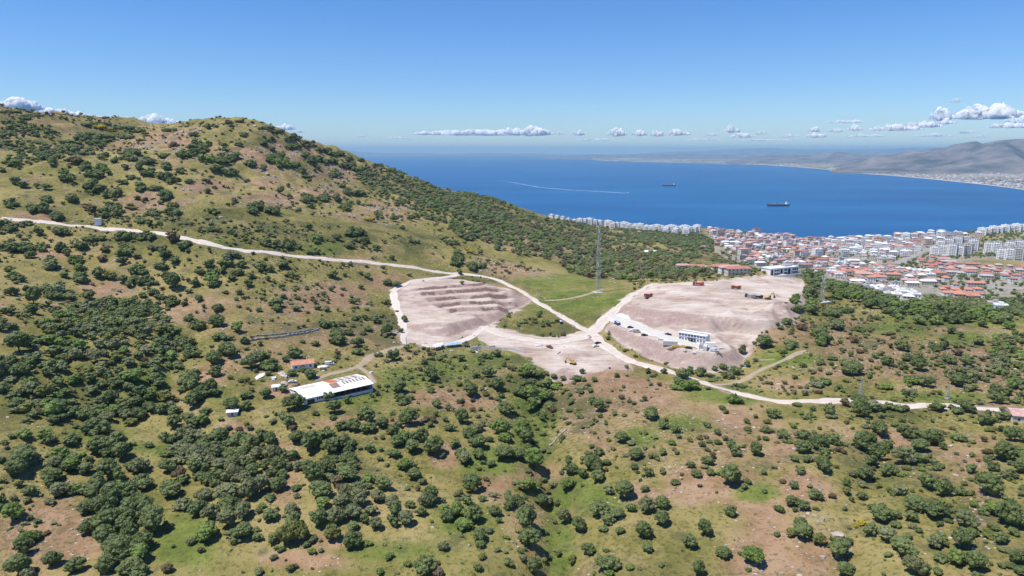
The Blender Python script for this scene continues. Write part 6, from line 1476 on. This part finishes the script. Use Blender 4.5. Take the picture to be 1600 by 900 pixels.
u = np.linspace(0, 1, k); wd_ = (9 * (1 - u) ** 1.2 + 3.0 + 3 * sstep(.03, 0, u)) * (1 + fbm(np.arange(k) * 1.0, np.zeros(k), 5, 2, 9) * .8)
V = np.r_[np.c_[c - nr * wd_[:, None] * .5, np.full(k, .2)], np.c_[c + nr * wd_[:, None] * .5, np.full(k, .2)]]
tag(link('wake_foam', mesh_np('wake_foam', V, [(i, i + k, i + k + 1, i + 1) for i in range(k - 1)], M_FOAM)), 'long white wake behind the boat', kind='stuff')
# far shore towns: specks of buildings along the beach and over the plain
FT = MB(); r = np.random.default_rng(5)
for _ in range(5200):
    i = r.integers(len(shp)); b0 = shp[i] * (1 + r.uniform(-.03, .03)); b0 = shp[i]; rr = 130 + r.exponential(500 if r.random() < .5 else 3600); az_ = np.hypot(*b0); tj = shp[min(i + 1, len(shp) - 1)] - shp[max(i - 1, 0)]; p_ = b0 * (1 + rr / az_) + tj * r.uniform(-.5, .5)
    if fbm(p_[0], p_[1], 1800, 2, 33) < -.06: continue
    s = r.uniform(4, 9) * (1 + az_ / 14000); h = r.uniform(4, 10); z = 1 + min(rr / 300, 6) + 60 * min(1, rr / 3000) * max(0, float(fbm(p_[0], p_[1], 3500, 4, 61))); FT.box(p_[0] - s, p_[0] + s, p_[1] - s, p_[1] + s, 0, z + h, int(r.integers(4)))
tag(FT.build('far_towns', [WHITE, PINKW, ROOF_PINK, PALE]), 'hazy specks of towns along the far shore', kind='stuff')

# ------------------------------------------------------------------ clouds, far beyond and above the haze
n = NT('cloud white'); n.base((1.0, 1.0, 1.0)); n.rough(1.0); n.b.inputs['Specular IOR Level'].default_value = 0
co = n.coord(); nz2 = n.noise(co, 0.0024, 6, 0.65)
tr = n.n('ShaderNodeBsdfTransparent'); tl = n.n('ShaderNodeBsdfTranslucent'); tl.inputs['Color'].default_value = (1, 1, 1, 1)
m1_ = n.n('ShaderNodeMixShader'); m1_.inputs[0].default_value = .5; n.l(n.b.outputs[0], m1_.inputs[1]); n.l(tl.outputs[0], m1_.inputs[2])
m2_ = n.n('ShaderNodeMixShader'); n.l(n.mapr(nz2, .40, .53), m2_.inputs[0]); n.l(tr.outputs[0], m2_.inputs[1]); n.l(m1_.outputs[0], m2_.inputs[2]); n.l(m2_.outputs[0], n.out.inputs['Surface'])
M_CLOUD = n.m
M_THIN = M_CLOUD.copy(); M_THIN.name = 'thin cloud veil'
for nd in M_THIN.node_tree.nodes:
    if nd.type == 'MAP_RANGE': nd.inputs[1].default_value, nd.inputs[2].default_value, nd.inputs[4].default_value = .38, .66, .75
CL = [(22, 170, 66, 16), (100, 181, 60, 10), (60, 176, 60, 8), (150, 190, 90, 8), (205, 192, 50, 9), (245, 194, 60, 15), (275, 195, 30, 9), (315, 195, 34, 9), (445, 202, 32, 9), (470, 207, 22, 5), (567, 214, 16, 4), (690, 210, 84, 7), (750, 210.5, 120, 9), (800, 210, 60, 11), (835, 210, 62, 15), (875, 210, 18, 6), (902, 210.5, 24, 8), (963, 211, 32, 12), (998, 211, 26, 9), (1027, 212, 24, 9), (1060, 210.5, 36, 9), (1143, 206, 24, 11), (1160, 214, 36, 7), (1112, 212, 20, 5), (1190, 210, 20, 6), (1272, 205, 20, 7), (1275, 214, 32, 7), (1320, 192, 52, 5), (1305, 206, 24, 6), (1335, 203, 20, 8), (1400, 203, 66, 9), (1440, 198, 50, 8), (1470, 186, 32, 17), (1476, 193, 26, 8), (1493, 160, 14, 6), (1545, 183, 88, 19), (1590, 192, 32, 10), (1512, 208, 20, 5), (1460, 213, 44, 5), (1532, 215, 20, 4), (1580, 199, 60, 7), (1232, 214, 30, 5), (1350, 214, 50, 5), (620, 216, 40, 3), (930, 219, 60, 3), (1100, 219, 60, 3), (1200, 220, 80, 3)]
def cloud_mesh(seed, nn, asp):
    r = np.random.default_rng(seed); iv, fi = ICO[3]; Vs, Fs, n_ = [], [], 0
    for k in range(nn):
        t = (k + .5) / nn * 2 - 1 + r.uniform(-.08, .08); env = max(.15, 1 - t * t) ** .6
        rad = env * r.uniform(.5, 1.0) * (.34 if asp < 5 else .24); c = np.array([t * (1 - rad * .6), r.uniform(-.2, .2), 0])
        p = iv * rad * np.array([1.15, 1, min(1, 1.0)])
        dn = 1 + .20 * vnoise(iv[:, 0] * 3.1 + seed + k, iv[:, 1] * 3.1 + iv[:, 2] * 2.7, k) * 2 + .10 * vnoise(iv[:, 0] * 8 + k, iv[:, 1] * 8 + iv[:, 2] * 7, seed) * 2
        p = p * dn[:, None] + c; p[:, 2] = np.where(p[:, 2] < 0, p[:, 2] * .18, p[:, 2])
        Vs.append(p); Fs.append(fi + n_); n_ += len(p)
    V = np.concatenate(Vs); V[:, 0] /= np.abs(V[:, 0]).max(); V[:, 2] /= V[:, 2].max()
    return V, np.concatenate(Fs)
cl = label_all([(i, 'puffy white' if c[3] > 8 else 'thin pale', c[0], c[1]) for i, c in enumerate(CL)], 'cloud',
    [('left photo edge', 0, 170), ('saddle between the hills', 240, 200), ('rocky hilltop', 372, 190), ('middle of the horizon', 800, 215), ('farther ship', 1045, 220), ('nearer ship', 1215, 215), ('mountain peak', 1525, 215), ('top right sky', 1545, 165), ('hill shoulder', 460, 210)])
for i, (px, py, w_, h_) in enumerate(CL):
    d = 31000 + 5000 * ((i * 37) % 10) / 10; ux, uy, s = ray(px, py); z = CAMZ + s * d
    W = w_ / 2 * d / FPX; Hh = h_ * d / FPX * .95
    V, F = cloud_mesh(40 + i, 5 + int(w_ / 6), w_ / h_); V = V * np.array([W, min(W, 900), Hh])
    o = link('cloud', mesh_np('cloud', V, F, M_THIN if h_ < 7 else M_CLOUD, True), None, (float(ux * d), float(uy * d), float(z)), math.atan2(-float(ux), float(uy)))
    tag(o, cl[i][0], 'cloud', cl[i][1] or 'fair weather clouds')
